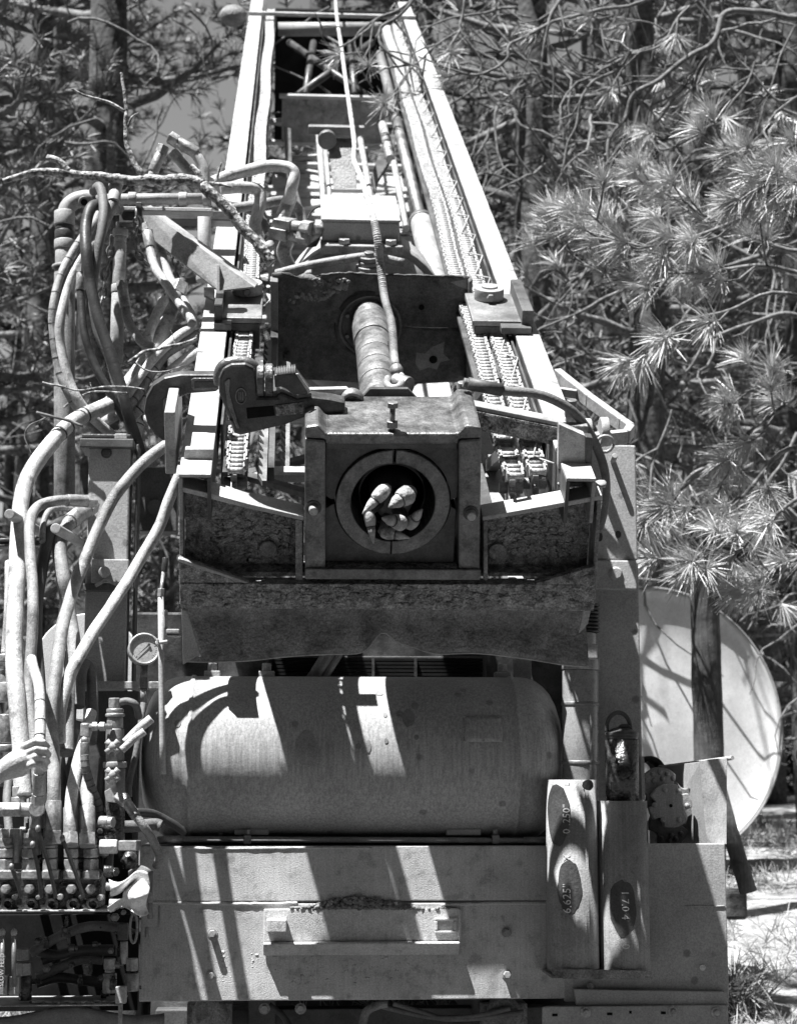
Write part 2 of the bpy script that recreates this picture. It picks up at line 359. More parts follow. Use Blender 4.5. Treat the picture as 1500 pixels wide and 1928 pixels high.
# toothed racks seen below the wrench
def rack(px0, px1, y0, y1, n_, up=1):
    b = MM(); p = mn(px0, y1, n_); q = mn(px0, y0, n_); w = mn(px1, y1, n_).x - p.x
    b.box((p.x + w * .55, p.y, n_ - .03), (p.x + w, q.y, n_)); k = int((q.y - p.y) / .07)
    for i in range(k):
        v = p.y + i * .07; b.prism([(p.x + w * .55, v, n_), (p.x + w * .55, v + .05, n_), (p.x, v + .075, n_)], (0, 0, -.02))
    b.build('rack', 'steel_dull', mast)
rack(484, 502, 640, 905, -.04); rack(528, 545, 640, 890, -.16)
MM().box(mn(500, 905, -.1), mn(500, 905, -.1) + Vector((.03, 1.6, .05))).build('guide_strip', 'paint_dark', mast)
MM().box(mn(505, 894, -.16), mn(575, 884, -.16) + Vector((0, 0, .012))).build('step_bar', 'paint_white', mast)
# -- foot of the mast: an open steel box
def uv(px, py, v=0.): p = mv(px, py, v); return p.x, p.z
EL, ER = uv(338, 1000)[0], uv(1128, 1000)[0]
def face(pts, v0, v1, m, nm, bev=.003): return MM().prism([(uv(x, y)[0], v0, uv(x, y)[1]) for x, y in pts], (0, v1 - v0, 0)).build(nm, m, mast, bev=bev)
face([(337, 916), (400, 930), (465, 948), (572, 973), (572, 981), (465, 957), (337, 925)], .0, .10, 'paint_white', 'foot_top')
face([(908, 973), (1020, 953), (1133, 932), (1133, 941), (1020, 962), (908, 981)], .0, .10, 'paint_white', 'foot_top')
face([(338, 926), (345, 926), (345, 1140), (338, 1140)], .004, .12, 'rust_smooth', 'foot_end')
face([(1124, 942), (1132, 940), (1120, 1140), (1112, 1140)], .004, .12, 'rust_smooth', 'foot_end')
face([(346, 930), (572, 982), (572, 1100), (346, 1100)], .10, .115, 'rust', 'foot_back')
face([(908, 982), (1122, 945), (1112, 1100), (908, 1100)], .10, .115, 'rust', 'foot_back')
face([(556, 978), (570, 981), (570, 1094), (556, 1094)], .002, .0995, 'rust_smooth', 'foot_rib')
face([(910, 981), (918, 979), (918, 1094), (910, 1094)], .002, .0995, 'rust_smooth', 'foot_rib')
face([(340, 1094), (1117, 1096), (1116, 1146), (340, 1140)], -.02, .03, 'rust_flake', 'foot_sill')
face([(345, 1085), (1112, 1087), (1112, 1093), (345, 1093)], .032, .12, 'rust', 'foot_floor')
face([(338, 1046), (345, 1047), (468, 1089), (468, 1093), (338, 1093)], -.018, .004, 'rust', 'foot_gusset')
face([(1119, 1060), (1008, 1094), (1008, 1098), (1117, 1098)], -.018, .004, 'rust', 'foot_gusset')
face([(337, 1043), (346, 1045), (470, 1088), (462, 1090), (337, 1049)], -.036, -.0185, 'paint_white', 'gusset_lit_edge')  # white strip paints the sunlit edge of the rusty gusset
for px, py in ((505, 1030), (935, 1035)):
    x, z = uv(px, py, .1); MM().cyl((x, .099, z), (x, .08, z), .03).build('boss', 'rust_smooth', mast, bev=.004)
# flaked rust standing proud of the foot
cr = random.Random(8)
def crust(n, x0, x1, y0, y1, v, r0, r1):
    q = MM()
    for i in range(n):
        x, z = uv(cr.uniform(x0, x1), cr.triangular(y0, y1)); r = cr.uniform(r0, r1) * cr.random() ** .5; q.ball((x, v, z), r, 6, (1.5 * cr.uniform(.6, 1.4), .35, cr.uniform(.5, 1)), .9)
    q.build('rust_crust', 'rust_flake', mast, kind='stuff')
crust(520, 365, 1090, 1096, 1138, -.02, .004, .014); crust(200, 400, 545, 985, 1085, .099, .004, .02); crust(200, 925, 1085, 985, 1085, .099, .004, .02); crust(160, 380, 1080, 1152, 1172, .082, .003, .010)
# dented skirt below the foot
def skirt(s, t):
    px = 346 + (1108 - 346) * s; top = 1147 + 4 * s
    bot = 1246 - 12 * math.sin(math.pi * s) + 4 * math.sin(s * 14) - 9 * math.exp(-((s - .7) / .09) ** 2) + 6 * s - 30 * math.exp(-((s - .49) / .03) ** 2) - 16 * math.exp(-((s - .55) / .06) ** 2)
    x, z = uv(px, top + (bot - top) * t); v = .075 + .02 * math.sin(math.pi * t) - .09 * t * t + .10 * max(0, t - .75) + .05 * t * math.exp(-((s - .51) / .07) ** 2) + .008 * noise.noise(Vector((s * 9, t * 3, 2)))
    return Vector((x, v, z))
MM().grid(skirt, 90, 12).build('skirt', 'rust_smooth', mast, solid=.008)
MM().tube([skirt(i / 80, 1) + Vector((0, -.004, 0)) for i in range(81)], .004, 6).build('skirt_lit_edge', 'paint_pale', mast)  # pale tube paints the lit line along the skirt's bottom edge
face([(342, 1148), (352, 1150), (378, 1232), (345, 1252)], .0, .012, 'paint_pale', 'skirt_end')  # pale tone paints this end return of the skirt as sunlit
face([(1114, 1150), (1100, 1150), (1090, 1200), (1108, 1180)], .02, .03, 'paint_pale', 'skirt_end')
# weld and scrap on the right corner of the foot
p = mv(1095, 912, .15)
for i in range(7): q = mv(1062 + i * 11, 911 - 2 * math.sin(i), .14); MM().ball(q, .02, 8, (1.3, 1, .5), .6).build('weld_blob', 'paint_white', mast)
# white outer guard on the right rail
gp = [mn(1048, 705, .05), mn(1110, 755, .05), mn(1172, 800, .05), mn(1186, 810, .05), mn(1178, 822, .05), mn(1120, 828, .05)]
b = MM(); 
for p, q in zip(gp, gp[1:]): b.bar(p, q, .03, .05, (0, 0, 1))
b.build('guard_bar', 'paint_white', mast, bev=.004)
MM().bar(mn(1040, 735, .05), mn(1085, 742, .05), .02, .03).build('guard_strut', 'paint_white', mast)
# pale plates at the mast heel
face([(1062, 826), (1112, 848), (1118, 912), (1060, 912)], .13, .17, 'paint_white', 'heel_plate')
face([(1112, 848), (1126, 850), (1124, 908), (1112, 900)], .12, .16, 'paint_dark', 'heel_plate')
face([(345, 872), (400, 872), (395, 908), (340, 908)], .12, .15, 'paint_white', 'heel_plate')
b = MM(); p = mn(343, 830, .1); b.box((p.x - .05, p.y - .1, .02), (p.x - .015, p.y + .28, .24)); b.build('side_tab', 'paint_pale', mast, bev=.004)

# ================================================================== FEED CHAINS
P_ = .037
def linkmesh(inner):
    b = MB(); o = .021 if inner else .027
    for s in (-1, 1):
        pts = [(s * o, y, z) for y, z in ((-.027, -.011), (-.021, -.015), (0, -.010), (.021, -.015), (.027, -.011), (.027, .011), (.021, .015), (0, .010), (-.021, .015), (-.027, .011))]
        b.prism(pts, (s * .0055, 0, 0))
    for y in (-.0185, .0185) if inner else ():
        b.cyl((-.021, y, 0), (.021, y, 0), .0115, n=8)
    if not inner:
        for y in (-.0185, .0185): b.cyl((-.035, y, 0), (.035, y, 0), .006, n=6)
    me = bpy.data.meshes.new('link'); me.from_pydata(b.v, [], b.f); me.polygons.foreach_set('use_smooth', b.s); me.materials.append(M['chain_dusty']); return me, b
LM = [linkmesh(True), linkmesh(False)]
def chain(label, u, n_, va, vb, nlinks):
    t = thing('feed_chain', label, 'chain', (u, va, n_), 'roller feed chains along the mast', mast=True)
    k = int((vb - va) / P_); rest = MM()
    for i in range(k):
        s = .006 * math.sin(i * .11 + u * 9) + (random.random() - .5) * .003; z = .006 * math.sin(i * .07)
        if i < nlinks:
            o = bpy.data.objects.new('link', LM[i % 2][0]); COL.objects.link(o); o.parent = t; o.location = (s, i * P_, z); o.scale = (1.05, 1, 1); o.rotation_euler = (0, 0, (random.random() - .5) * .05)
        else:
            m_ = LM[i % 2][1]; rest.add([p + Vector((u + s, va + i * P_, n_ + z)) for p in m_.v], m_.f)
    rest.build('chain_run', 'chain_dusty', t, kind='stuff')
    MM().box((u - .042, va + (.05 if u < 0 else 1.0), n_ - .05), (u + .042, vb, n_ - .034)).build('chain_shadow_plate', 'paint_dark', t)  # plate added under the chain for a solid shadow and dark link gaps
    b = MM(); c = Vector((u, va + .08, n_ - .085)); N = 14
    pts = []
    for i in range(N * 2): a = math.pi * i / N; r = .088 if i % 2 else .062; pts.append((u - .014, c.y + r * math.cos(a), c.z + r * math.sin(a)))
    b.prism(pts, (.02, 0, 0)); b.cyl((u - .04, c.y, c.z), (u + .04, c.y, c.z), .02); b.build('sprocket', 'steel_dull', t, bev=.002)
CN = .06
uc1 = (mn(426, 862, CN).x + mn(461, 862, CN).x) / 2
uc2 = (mn(884, 652, CN).x + mn(916, 652, CN).x) / 2
uc3 = (mn(915, 618, CN).x + mn(941, 618, CN).x) / 2
vc = .14
chain('dusty roller chain beside the left mast rail, running under the pipe wrench', uc1, CN, vc, 10.2, 100)
chain('dusty inner roller chain of the pair at the right, next to the feed cylinder', uc2, CN, vc - .02, 9.6, 100)
chain('dusty outer roller chain of the pair at the right, next to the right mast rail', uc3, CN, vc + .02, 9.6, 100)

# ================================================================== DRILL TABLE with clamp ring
tab = thing('drill_table', 'heavy steel drill table frame with split clamp ring at the foot of the mast', 'drill table', (0, 0, -.3), mast=True)
def tf(pts, v0, v1, m, nm, bev=.004, par=None): return MM().prism([(uv(x, y)[0], v0, uv(x, y)[1]) for x, y in pts], (0, v1 - v0, 0)).build(nm, m, par or tab, bev=bev)
tf([(574, 822), (613, 826), (613, 1083), (574, 1083)], -.015, .17, 'iron_worn', 'side_plate', .008)
tf([(862, 826), (905, 822), (902, 1086), (862, 1083)], -.015, .17, 'iron_worn', 'side_plate', .008)
tf([(574, 800), (600, 796), (614, 812), (862, 812), (876, 796), (905, 800), (905, 821), (862, 823), (862, 833), (613, 833), (613, 823), (574, 821)], -.02, .33, 'iron_worn', 'top_beam', .012)
tf([(613, 834), (861, 834), (861, 846), (613, 846)], .0, .02, 'steel_dark', 'lip')
RO, RI_ = .186, .137
cx, cz = 0., 0.
def arc(r, a0, a1, k=24): return [(r * math.cos(a0 + (a1 - a0) * i / k), r * math.sin(a0 + (a1 - a0) * i / k)) for i in range(k + 1)]
x0, z0 = uv(614, 847); x1, z1 = uv(861, 940)
xl, zl = uv(614, 962); xr, zr = uv(861, 1064)
up_ = [(x0, z0), (x1, z0), (x1, z1), (x1 - .02, z1 - .012)] + [(x, z) for x, z in arc(RO + .004, R(2), R(178))] + [(x0 + .02, z1 - .012), (x0, z1)]
lo_ = [(x0, zr), (x1, zr), (x1, zl), (x1 - .015, zl + .01)] + [(x, z) for x, z in arc(RO + .004, R(-3), R(-177))] + [(x0 + .015, zl + .01), (x0, zl)]
for o_ in (up_, lo_): MM().prism([(x, .02, z) for x, z in o_], (0, .2, 0)).build('jaw_block', 'steel_dark', tab, bev=.006)
for a0, a1 in ((92, 269), (-90, 88.6)):
    o_ = arc(RO, R(a0), R(a1)) + arc(RI_, R(a1), R(a0)); MM().prism([(x, .004, z) for x, z in o_], (0, .14, 0)).build('ring_half', 'iron_worn', tab, bev=.004)
b = MM(); b.lathe((0, .02, 0), (0, 1, 0), [(0, RI_), (.3, RI_), (.3, RI_ - .02), (.06, RI_ - .03), (.05, .108), (.4, .108)], 40, caps=False); b.build('sleeve', 'steel_dark', tab)
MM().cyl((0, .42, 0), (0, .43, 0), .137, n=30).build('sleeve_back', 'black', tab)
tf([(574, 1064), (904, 1066), (902, 1086), (574, 1084)], -.028, -.0155, 'iron_worn', 'sill', .004)
tf([(614, 1065), (861, 1065), (861, 1082), (614, 1082)], -.0145, .28, 'rust', 'floor_plate')
for px, py in ((590, 952), (885, 962)):
    x, z = uv(px, py); MM().cyl((x, -.016, z), (x, -.05, z), .015).build('pin', 'steel', tab, bev=.004)
    MM().cyl((x, -.016, z), (x, -.02, z), .026).build('washer', 'steel_dark', tab, bev=.002)
# set screw on the top
s0 = mn(738, 800, .27); 
MM().cyl((s0.x, s0.y, .24), (s0.x, s0.y, .33), .009).build('set_screw', 'steel_dull', tab)
MM().hexa((s0.x, s0.y, .262), (s0.x, s0.y, .285), .02).build('lock_nut', 'steel_dull', tab, bev=.002)
MM().hexa((s0.x, s0.y, .33), (s0.x, s0.y, .348), .019).build('screw_head', 'steel_dull', tab, bev=.002)
MM().box((-.2, .345, -.28), (.40, 1.0, -.262)).build('shade_plate', 'paint_dark', tab, bev=.003)  # unseen plate added to keep the sun off the tank's right part
lug = [mv(x, y, .345) for x, y in ((662, 768), (802, 768), (768, 732), (697, 732))]
MM().prism(lug, (0, .02, 0)).build('lug_plate', 'paint_dark', tab, bev=.002)

# ================================================================== BIT with bullet teeth in the ring
bit = thing('drill_bit', 'auger bit with six pale bullet teeth poking out of the clamp ring', 'drill bit', (0, 0, -.08), mast=True)
MM().lathe((0, -.015, 0), (0, 1, 0), [(0, .03), (.02, .06), (.08, .075), (.38, .075)], 24).build('hub', 'steel_dark', bit)
def tooth(h, t, r, hv, tv, label=None):
    a = mv(h[0], h[1], hv); c = mv(t[0], t[1], tv); d = (c - a); L = d.length; r = pxm(r * .86, 5.8)
    mb = MM().lathe(a - d * .15, d, [(0, r * .7), (L * .05, r * 1.0), (L * .12, r * 1.15), (L * .25, r * 1.22), (L * .38, r * 1.15), (L * .5, r * 1.05), (L * .56, r * .8)], 16)
    for p in mb.v: p += Vector((noise.noise(p * 55), noise.noise(p * 55 + Vector((3, 0, 0))), noise.noise(p * 55 + Vector((0, 3, 0))))) * r * .12
    o = mb.build('tooth', 'tooth', bit)
    MM().cyl(a + d * .38, a + d * .44, r * .92, n=12).build('collar', 'steel_dark', o)
    MM().lathe(a + d * .43, d, [(0, r * .86), (L * .16, r * .8), (L * .34, r * .5), (L * .5, r * .22), (L * .57, r * .05)], 12).build('tip', 'tooth', o)
    MM().cyl(a - d * .1, Vector((a.x * .3, .03, a.z * .3)), r * .9, n=10).build('shank', 'steel_dark', o)
tooth((722, 924), (682, 968), 13, -.10, -.15); tooth((695, 970), (703, 1024), 10.5, -.09, -.13); tooth((768, 930), (731, 956), 18, -.11, -.16)
tooth((755, 985), (718, 975), 15, -.10, -.14); tooth((772, 987), (795, 958), 12.5, -.07, -.10); tooth((724, 1003), (772, 1013), 11.5, -.06, -.08)

# ================================================================== ROTARY HEAD with shield
VS = 2.0
head = thing('rotary_head', 'rotary drive head with battered dark shield plate sliding on the mast', 'drive head', (0, 2.0, -.25), mast=True)
def su(px, py, v=VS): p = mv(px, py, v); return Vector((p.x, v, p.z))
cS = su(697, 613); RH = .135
c0, c1 = su(511, 712), su(886, 518)
def rag(x): return -.03 * max(0, 1 - abs((x + .27) / .09)) * (1 + .6 * noise.noise(Vector((x * 60, 0, 0)))) + .006 * noise.noise(Vector((x * 40, 3, 0)))
def sh(s, t):
    a = 2 * math.pi * s; d = Vector((math.cos(a), 0, math.sin(a))); k = 9
    if abs(d.x) > 1e-6: k = min(k, ((c1.x if d.x > 0 else c0.x) - cS.x) / d.x)
    if abs(d.z) > 1e-6: k = min(k, ((c1.z if d.z > 0 else c0.z) - cS.z) / d.z)
    q = cS + d * (RH + (k - RH) * t)
    if d.z > 0 and t > .9 and abs(q.z - c1.z) < .02: q.z += rag(q.x)
    if d.z < 0: q.z -= .02 * t * math.exp(-((q.x - .1) / .2) ** 2)
    q.y += .012 * noise.noise(q * 5) + .02 * math.exp(-((q.x - cS.x + .08) / .06) ** 2) * max(0, q.z - cS.z) * 4
    return q
MM().grid(sh, 128, 9).build('shield', 'shield', head, solid=.01)
# torn flap and crust on the shield's upper left
for i in range(46):
    t = i / 45; x = 545 + 110 * t; y = 572 - 30 * t - 8 * math.sin(t * 9) - (6 if i % 5 == 0 else 0); q = su(x, y + random.uniform(-3, 3)); q.y -= .008
    MM().ball(q, .007 + .006 * random.random(), 6, (1, .6, .8), .7).build('crust', 'patch', head)
for i in range(40):
    q = su(random.uniform(590, 650), random.uniform(525, 550)); q.y -= .006; MM().ball(q, .008 + .007 * random.random(), 6, (1, .6, .7), .7).build('crust', 'rust', head)
MM().prism([su(509, 520), su(524, 522), su(524, 708), su(512, 706)], (0, -.07, 0)).build('shield_flange', 'steel_dull', head, bev=.003)  # lighter tone than the other flange paints this one as lit
MM().prism([su(880, 524), su(887, 518), su(884, 700), su(876, 712)], (0, -.06, 0)).build('shield_flange', 'shield', head, bev=.003)
st = [(783, 662), (800, 664), (812, 652), (836, 642), (834, 664), (846, 676), (828, 680), (822, 694), (806, 690), (790, 696), (782, 684)]
MM().prism([su(x, y) + Vector((0, -.013, 0)) for x, y in st], (0, .004, 0)).build('paint_patch', 'patch', head)
q = su(815, 675); MM().cyl((q.x, q.y - .0145, q.z), (q.x, q.y - .01, q.z), .018).build('bolt_hole', 'black', head)
MM().prism([su(x, y) + Vector((0, -.013, 0)) for x, y in ((845, 530), (878, 524), (880, 556), (862, 560), (848, 548))], (0, .004, 0)).build('paint_patch', 'patch', head)
q = su(793, 577); MM().cyl((q.x, q.y - .0145, q.z), (q.x, q.y - .01, q.z), .012).build('bolt_hole', 'black', head)
MM().lathe((cS.x, VS + .005, cS.z), (0, 1, 0), [(0, RH + .02), (.0, .082), (.06, .082)], 40, caps=False).build('packing_ring', 'steel_dark', head, solid=.012)
MM().lathe((cS.x, VS - .012, cS.z), (0, 1, 0), [(0, RH), (.0, RH - .012), (.016, RH - .012), (.016, RH)], 48, caps=False).build('hole_rim', 'iron_worn', head)
for a in (80, 155, 205, 320, 20):
    q = Vector((cS.x + .108 * math.cos(R(a)), VS - .008, cS.z + .108 * math.sin(R(a)))); MM().cyl(q, q + Vector((0, -.01, 0)), .008, n=8).build('bolt', 'steel_dull', head)
# gearbox behind the shield
gz_ = cS.z
MM().lathe((cS.x - .02, VS + .10, gz_ - .055), (0, 1, 0), [(0, .25), (.03, .31), (.08, .345), (.12, .355), (.40, .355), (.46, .32), (.50, .2)], 48).build('gearbox', 'paint_pale', head, bev=.006)
MM().lathe((cS.x - .02, VS + .20, gz_ - .055), (0, 1, 0), [(0, .35), (.0, .375), (.07, .375), (.07, .35)], 48).build('gearbox_flange', 'paint_pale', head, bev=.006)
b = MM(); b.tube(spline([su(520, 515, 2.08), su(580, 500, 2.06), su(650, 488, 2.06), su(700, 483, 2.06), su(760, 495, 2.06)], 6), .018); b.build('gearbox_rib', 'hose_dusty', head)
q = su(694, 500, 2.06); 
for k, (dz, r) in enumerate(((0, .055), (.02, .044), (.04, .042), (.06, .022))): MM().cyl((q.x, q.y, q.z + dz - .02), (q.x, q.y, q.z + dz), r, n=20).build('filler_cap', 'steel_dull', head, bev=.003)
b0, b1 = su(606, 462, 2.18), su(756, 462, 2.18)
MM().box((b0.x - .005, 2.14, b0.z - .03), (b1.x + .005, 2.52, b0.z + .012)).build('motor_flange', 'hose_dusty', head, bev=.006)
MM().box((b0.x, 2.20, b0.z + .0125), (b1.x - .01, 2.62, b0.z + .10)).build('motor_block', 'paint_grey', head, bev=.008)
MM().box((b0.x - .004, 2.196, b0.z + .1005), (b1.x - .006, 2.63, b0.z + .112)).build('motor_lid', 'paint_white', head, bev=.004)
for px in (648, 736):
    q = su(px, 455, 2.17); MM().hexa((q.x, 2.17, b0.z + .0125), (q.x, 2.17, b0.z + .035), .026).build('bolt', 'fitting', head, bev=.003)
# guide brackets running on both rails
for sx, (xa, xb, ya, yb), (rx, ry) in ((-1, (414, 496, 556, 600), (466, 546)), (1, (888, 968, 562, 606), (920, 556))):
    a = mn(xa, yb, RT + .02); c = mn(xb, ya, RT + .02)
    MM().box((a.x, a.y - .03, RT + .012), (c.x, c.y + .02, RT + .035)).build('guide_plate', 'steel_dull', head, bev=.004)
    MM().box((a.x + .01, a.y - .02, RT - .10), (c.x - .01, a.y + .10, RT + .010)).build('guide_block', 'paint_dark', head, bev=.004)
    q = mn(rx, ry, RT + .05); MM().cyl((q.x, q.y, RT + .036), (q.x, q.y, RT + .085), .062, n=24).build('roller', 'paint_grey', head, bev=.004)
    MM().cyl((q.x, q.y, RT + .0855), (q.x, q.y, RT + .093), .034, n=20).build('roller_pin', 'paint_pale', head, bev=.002)
    MM().hexa((q.x, q.y - .06, RT + .06), (q.x, q.y - .08, RT + .06), .016).build('grease_nut', 'steel_dull', head, bev=.002)
    MM().box((a.x - .02 if sx < 0 else c.x - .015, a.y - .06, RT - .06), (a.x + .012 if sx < 0 else c.x + .03, c.y + .05, RT + .09)).build('guide_cheek', 'paint_dark', head, bev=.003)
    MM().box((a.x - .02 if sx < 0 else c.x - .1, a.y - .10, RT + .003), (a.x + .05 if sx < 0 else c.x + .02, a.y - .04, RT + .03)).build('guide_shoe', 'paint_dark', head, bev=.003)
# square elbow fittings and steel tubes on the left of the motor
for (x0_, y0_, x1_, y1_) in ((522, 420, 552, 425), (512, 436, 545, 442)):
    p = su(x0_, y0_, 2.25); q = su(x1_, y1_, 2.20); MM().bar(p, q, .062, .05).build('elbow_block', 'fitting', head, bev=.003)
    q2 = q + (q - p).normalized() * .05; MM().cyl(q, q2, .024).build('elbow_neck', 'fitting', head, bev=.002); q3 = q2 + (q - p).normalized() * .05; MM().hexa(q2, q3, .034).build('elbow_nut', 'fitting', head, bev=.003)
    MM().cyl(q3, Vector((b0.x, 2.24, b0.z + .05)), .022).build('elbow_neck', 'fitting', head)
q = su(600, 425, 2.2); MM().ball(su(585, 446, 2.2), .045, 10, jit=.2).build('elbow_boss', 'steel_dark', head)

# ================================================================== DRILL PIPE, cable and hook
pipe = thing('drill_pipe', 'bare steel drill pipe passing through the dark shield to the table', 'pipe', (0, .5, -.08), mast=True)
pb = MM(); v_ = .40
for L_, r in ((.03, .06), (.10, .073), (.006, .069), (.12, .0735), (.28, .079), (.008, .071), (.17, .075), (.008, .071), (.16, .0752), (.008, .071), (.14, .075), (.008, .072), (.2, .0745), (.22, .08), (.7, .072)):
    pb.cyl((0, v_, 0), (0, v_ + L_, 0), r, n=40); v_ += L_
pb.build('pipe_body', 'pipe_steel', pipe, bev=.002)
for v in (1.35, 1.16):
    MM().box((.05, v, .048), (.075, v + .12, .066)).build('wrench_flat', 'black', pipe)
vs, fs = textmesh('101', .05)
b = MM(); b.add([(.0796 * math.sin(p.x / .079 + .55), .78 + p.y * 2.2, .0796 * math.cos(p.x / .079 + .55)) for p in vs], fs); b.build('stamped_number', 'steel_dull', pipe)
cb = [(630, -30, .30), (634, 30, .30), (642, 85, .3), (652, 160, .3), (660, 215, .3), (667, 270, .3), (666, 300, .36), (680, 335, .46), (697, 390, .48), (709, 440, .44), (716, 500, .32), (724, 560, .22), (737, 610, .18), (741, 660, .16), (744, 690, .15)]
cab = thing('wire_rope', 'thin pale wire rope hanging down the mast to a hook above the pipe', 'cable', mn(744, 690, .15), mast=True)
cp = spline([mn(x, y, n) for x, y, n in cb], 8)
MM().tube(cp, .013, 8).build('rope', 'hose_pale', cab)
b = MM(); L_ = len(cp)
for i in range(L_ - 44, L_ - 1):
    for k in range(2): p = cp[i].lerp(cp[i + 1], k / 2); d = (cp[i + 1] - cp[i]).normalized(); b.cyl(p - d * .005, p + d * .005, .0165, n=8)
b.build('spring_sleeve', 'hose_dusty', cab)
q = mn(746, 697, .15); MM().ball(q, .026, 10, (1, 1.4, 1)).build('rope_socket', 'steel_dull', cab)
b = MM(); hk = spline([mn(x, y, .14) for x, y in ((748, 700), (757, 712), (752, 727), (737, 730), (728, 722), (730, 712))], 6); b.tube(hk, .013, 8); b.build('hook', 'steel', cab)
MM().cyl(mn(742, 720, .12), mn(770, 728, .12), .036, n=16).build('sheave', 'steel_dull', cab, bev=.004)

# ================================================================== BREAKOUT CYLINDER at the right of the table
bo = thing('breakout_cylinder', 'rusty square breakout cylinder reaching from the table to the right mast corner', 'hydraulic cylinder', mv(980, 830, .3), mast=True)
e0, e1 = mv(880, 782, .38), mv(1072, 820, .38)
MM().bar(e0, e1, .08, .07, (0, 0, 1)).build('barrel', 'rust', bo, bev=.01)
MM().bar(e0 + Vector((0, .0, .043)), e1 + Vector((0, 0, .043)), .06, .014, (0, 0, 1)).build('top_strip', 'paint_pale', bo, bev=.003)
r0 = mv(590, 750, .42); MM().bar(mv(770, 757, .42), e0, .03, .035).build('push_rod', 'steel', bo, bev=.004)
c = mv(1072, 818, .36); MM().box((c.x - .04, .26, c.z - .10), (c.x + .045, .30, c.z + .07)).build('clevis', 'rust_smooth', bo, bev=.005)
MM().cyl((c.x, .255, c.z - .0), (c.x, .235, c.z - .0), .022).build('clevis_pin', 'steel_dull', bo, bev=.003)
MM().cyl((c.x, .234, c.z - .0), (c.x, .228, c.z - .0), .010).build('pin_bore', 'black', bo)
MM().box((c.x - .06, .3, c.z - .16), (c.x + .06, .33, c.z - .105)).build('clevis_lip', 'paint_white', bo, bev=.004)
for px, py in ((870, 735), (1075, 768)):
    p = mv(px, py, .36); MM().cyl(p + Vector((0, 0, -.05)), p + Vector((0, 0, .03)), .018).build('port_elbow', 'steel_dull', bo, bev=.003); MM().hexa(p + Vector((0, 0, -.03)), p + Vector((0, 0, -.005)), .025).build('port_nut', 'steel_dull', bo, bev=.002)
MM().tube(spline([mv(x, y, .30) for x, y in ((872, 720), (895, 725), (940, 735), (1000, 740), (1040, 752), (1078, 775), (1105, 808), (1122, 840), (1136, 880), (1140, 920), (1136, 960), (1126, 1000))], 6), .016).build('supply_hose', 'hose_mid', bo)
MM().cyl(mv(880, 722, .3), mv(945, 735, .3), .022).build('hose_sleeve', 'paint_dark', bo)
# eye bolt at the far right of it
eb = MM(); p = mv(1138, 836, .3); eb.tube([p + Vector((.03 * math.cos(a), 0, .03 * math.sin(a))) for a in np.linspace(0, 2 * math.pi, 16)], .006, 6); eb.cyl(p + Vector((-.03, 0, 0)), p + Vector((-.09, 0, .02)), .008); eb.build('eye_bolt', 'steel', bo)
b = MM(); p = mv(1128, 812, .45); b.lathe(p, (1, 0, 0), [(0, .05), (.03, .05)], 20); b.lathe(p + Vector((-.06, 0, 0)), (1, 0, 0), [(0, .045), (.03, .045)], 20); b.build('pivot_knuckle', 'paint_grey', bo, bev=.004)

# ================================================================== PIPE WRENCH
wr = thing('pipe_wrench', 'massive dark pipe wrench with knurled nut hanging left of the table', 'wrench', mv(500, 790, .2), mast=True)
VW = .16
def wp(pts, v0, v1, m, nm, par=None, bev=.006): return MM().prism([mv(x, y, VW) + Vector((0, v0, 0)) for x, y in pts], (0, v1 - v0, 0)).build(nm, m, par or wr, bev=bev)
wp([(412, 712), (420, 694), (436, 686), (462, 685), (478, 692), (484, 708), (486, 724), (487, 748), (522, 748), (526, 738), (560, 752), (585, 748), (620, 752), (650, 758), (650, 776), (575, 786), (540, 800), (452, 821), (440, 816), (424, 770), (412, 740)], 0, .07, 'steel_dark', 'body', bev=.012)
b = MM(); b.tube(spline([mv(x, y, VW) + Vector((0, .035, 0)) for x, y in ((415, 730), (414, 712), (421, 697), (436, 690), (455, 689), (472, 694), (480, 706), (480, 722))], 6), .022, 12); b.build('hook_jaw', 'iron_worn', wr)
for xa, xb in ((483, 497), (499, 514)):
    p = mv(xa, 724, VW - .01); q = mv(xb, 724, VW - .01); b = MM(); N = 28
    b.lathe(p + Vector((0, .045, 0)), q - p, [(0, .05), (.003, .054), ((q - p).length - .003, .054), ((q - p).length, .05)], N, smooth=False); b.build('knurled_nut', 'iron_worn', wr)
wp([(516, 704), (556, 700), (561, 706), (583, 735), (575, 742), (552, 741), (538, 730), (528, 726), (518, 728)], -.012, .05, 'steel_dark', 'jaw', bev=.004)
for i in range(12): x = 520 + i * 3.1; wp([(x, 705 - i * .3), (x + 1.6, 698 - i * .35), (x + 2.9, 705 - i * .3)], -.01, .05, 'steel', 'jaw_tooth', bev=0)
wp([(557, 700), (562, 700), (585, 733), (581, 737)], -.02, -.0125, 'steel', 'jaw_edge', bev=.001)
wp([(423, 718), (430, 712), (434, 714), (432, 735), (441, 770), (452, 805), (446, 806), (428, 760)], -.006, -.0005, 'iron_worn', 'rib', bev=.002)
wp([(464, 768), (515, 764), (518, 782), (466, 788)], -.0025, -.0005, 'black', 'recess_shade', bev=0)  # raised black plate paints the shade of a recess
wp([(519, 762), (572, 756), (572, 778), (520, 782)], -.005, -.0006, 'rust', 'grip_patch', bev=.001)
b = MM(); p = mv(454, 745, VW) + Vector((0, -.003, 0)); b.tube([p + Vector((.017 * math.cos(a), 0, .027 * math.sin(a))) for a in np.linspace(0, 2 * math.pi, 20)], .0022, 6)
for dx in (-.006, 0, .006): b.box(p + Vector((dx - .0012, -.001, -.014)), p + Vector((dx + .0012, .001, .014)))
b.build('oval_badge', 'steel_dull', wr)
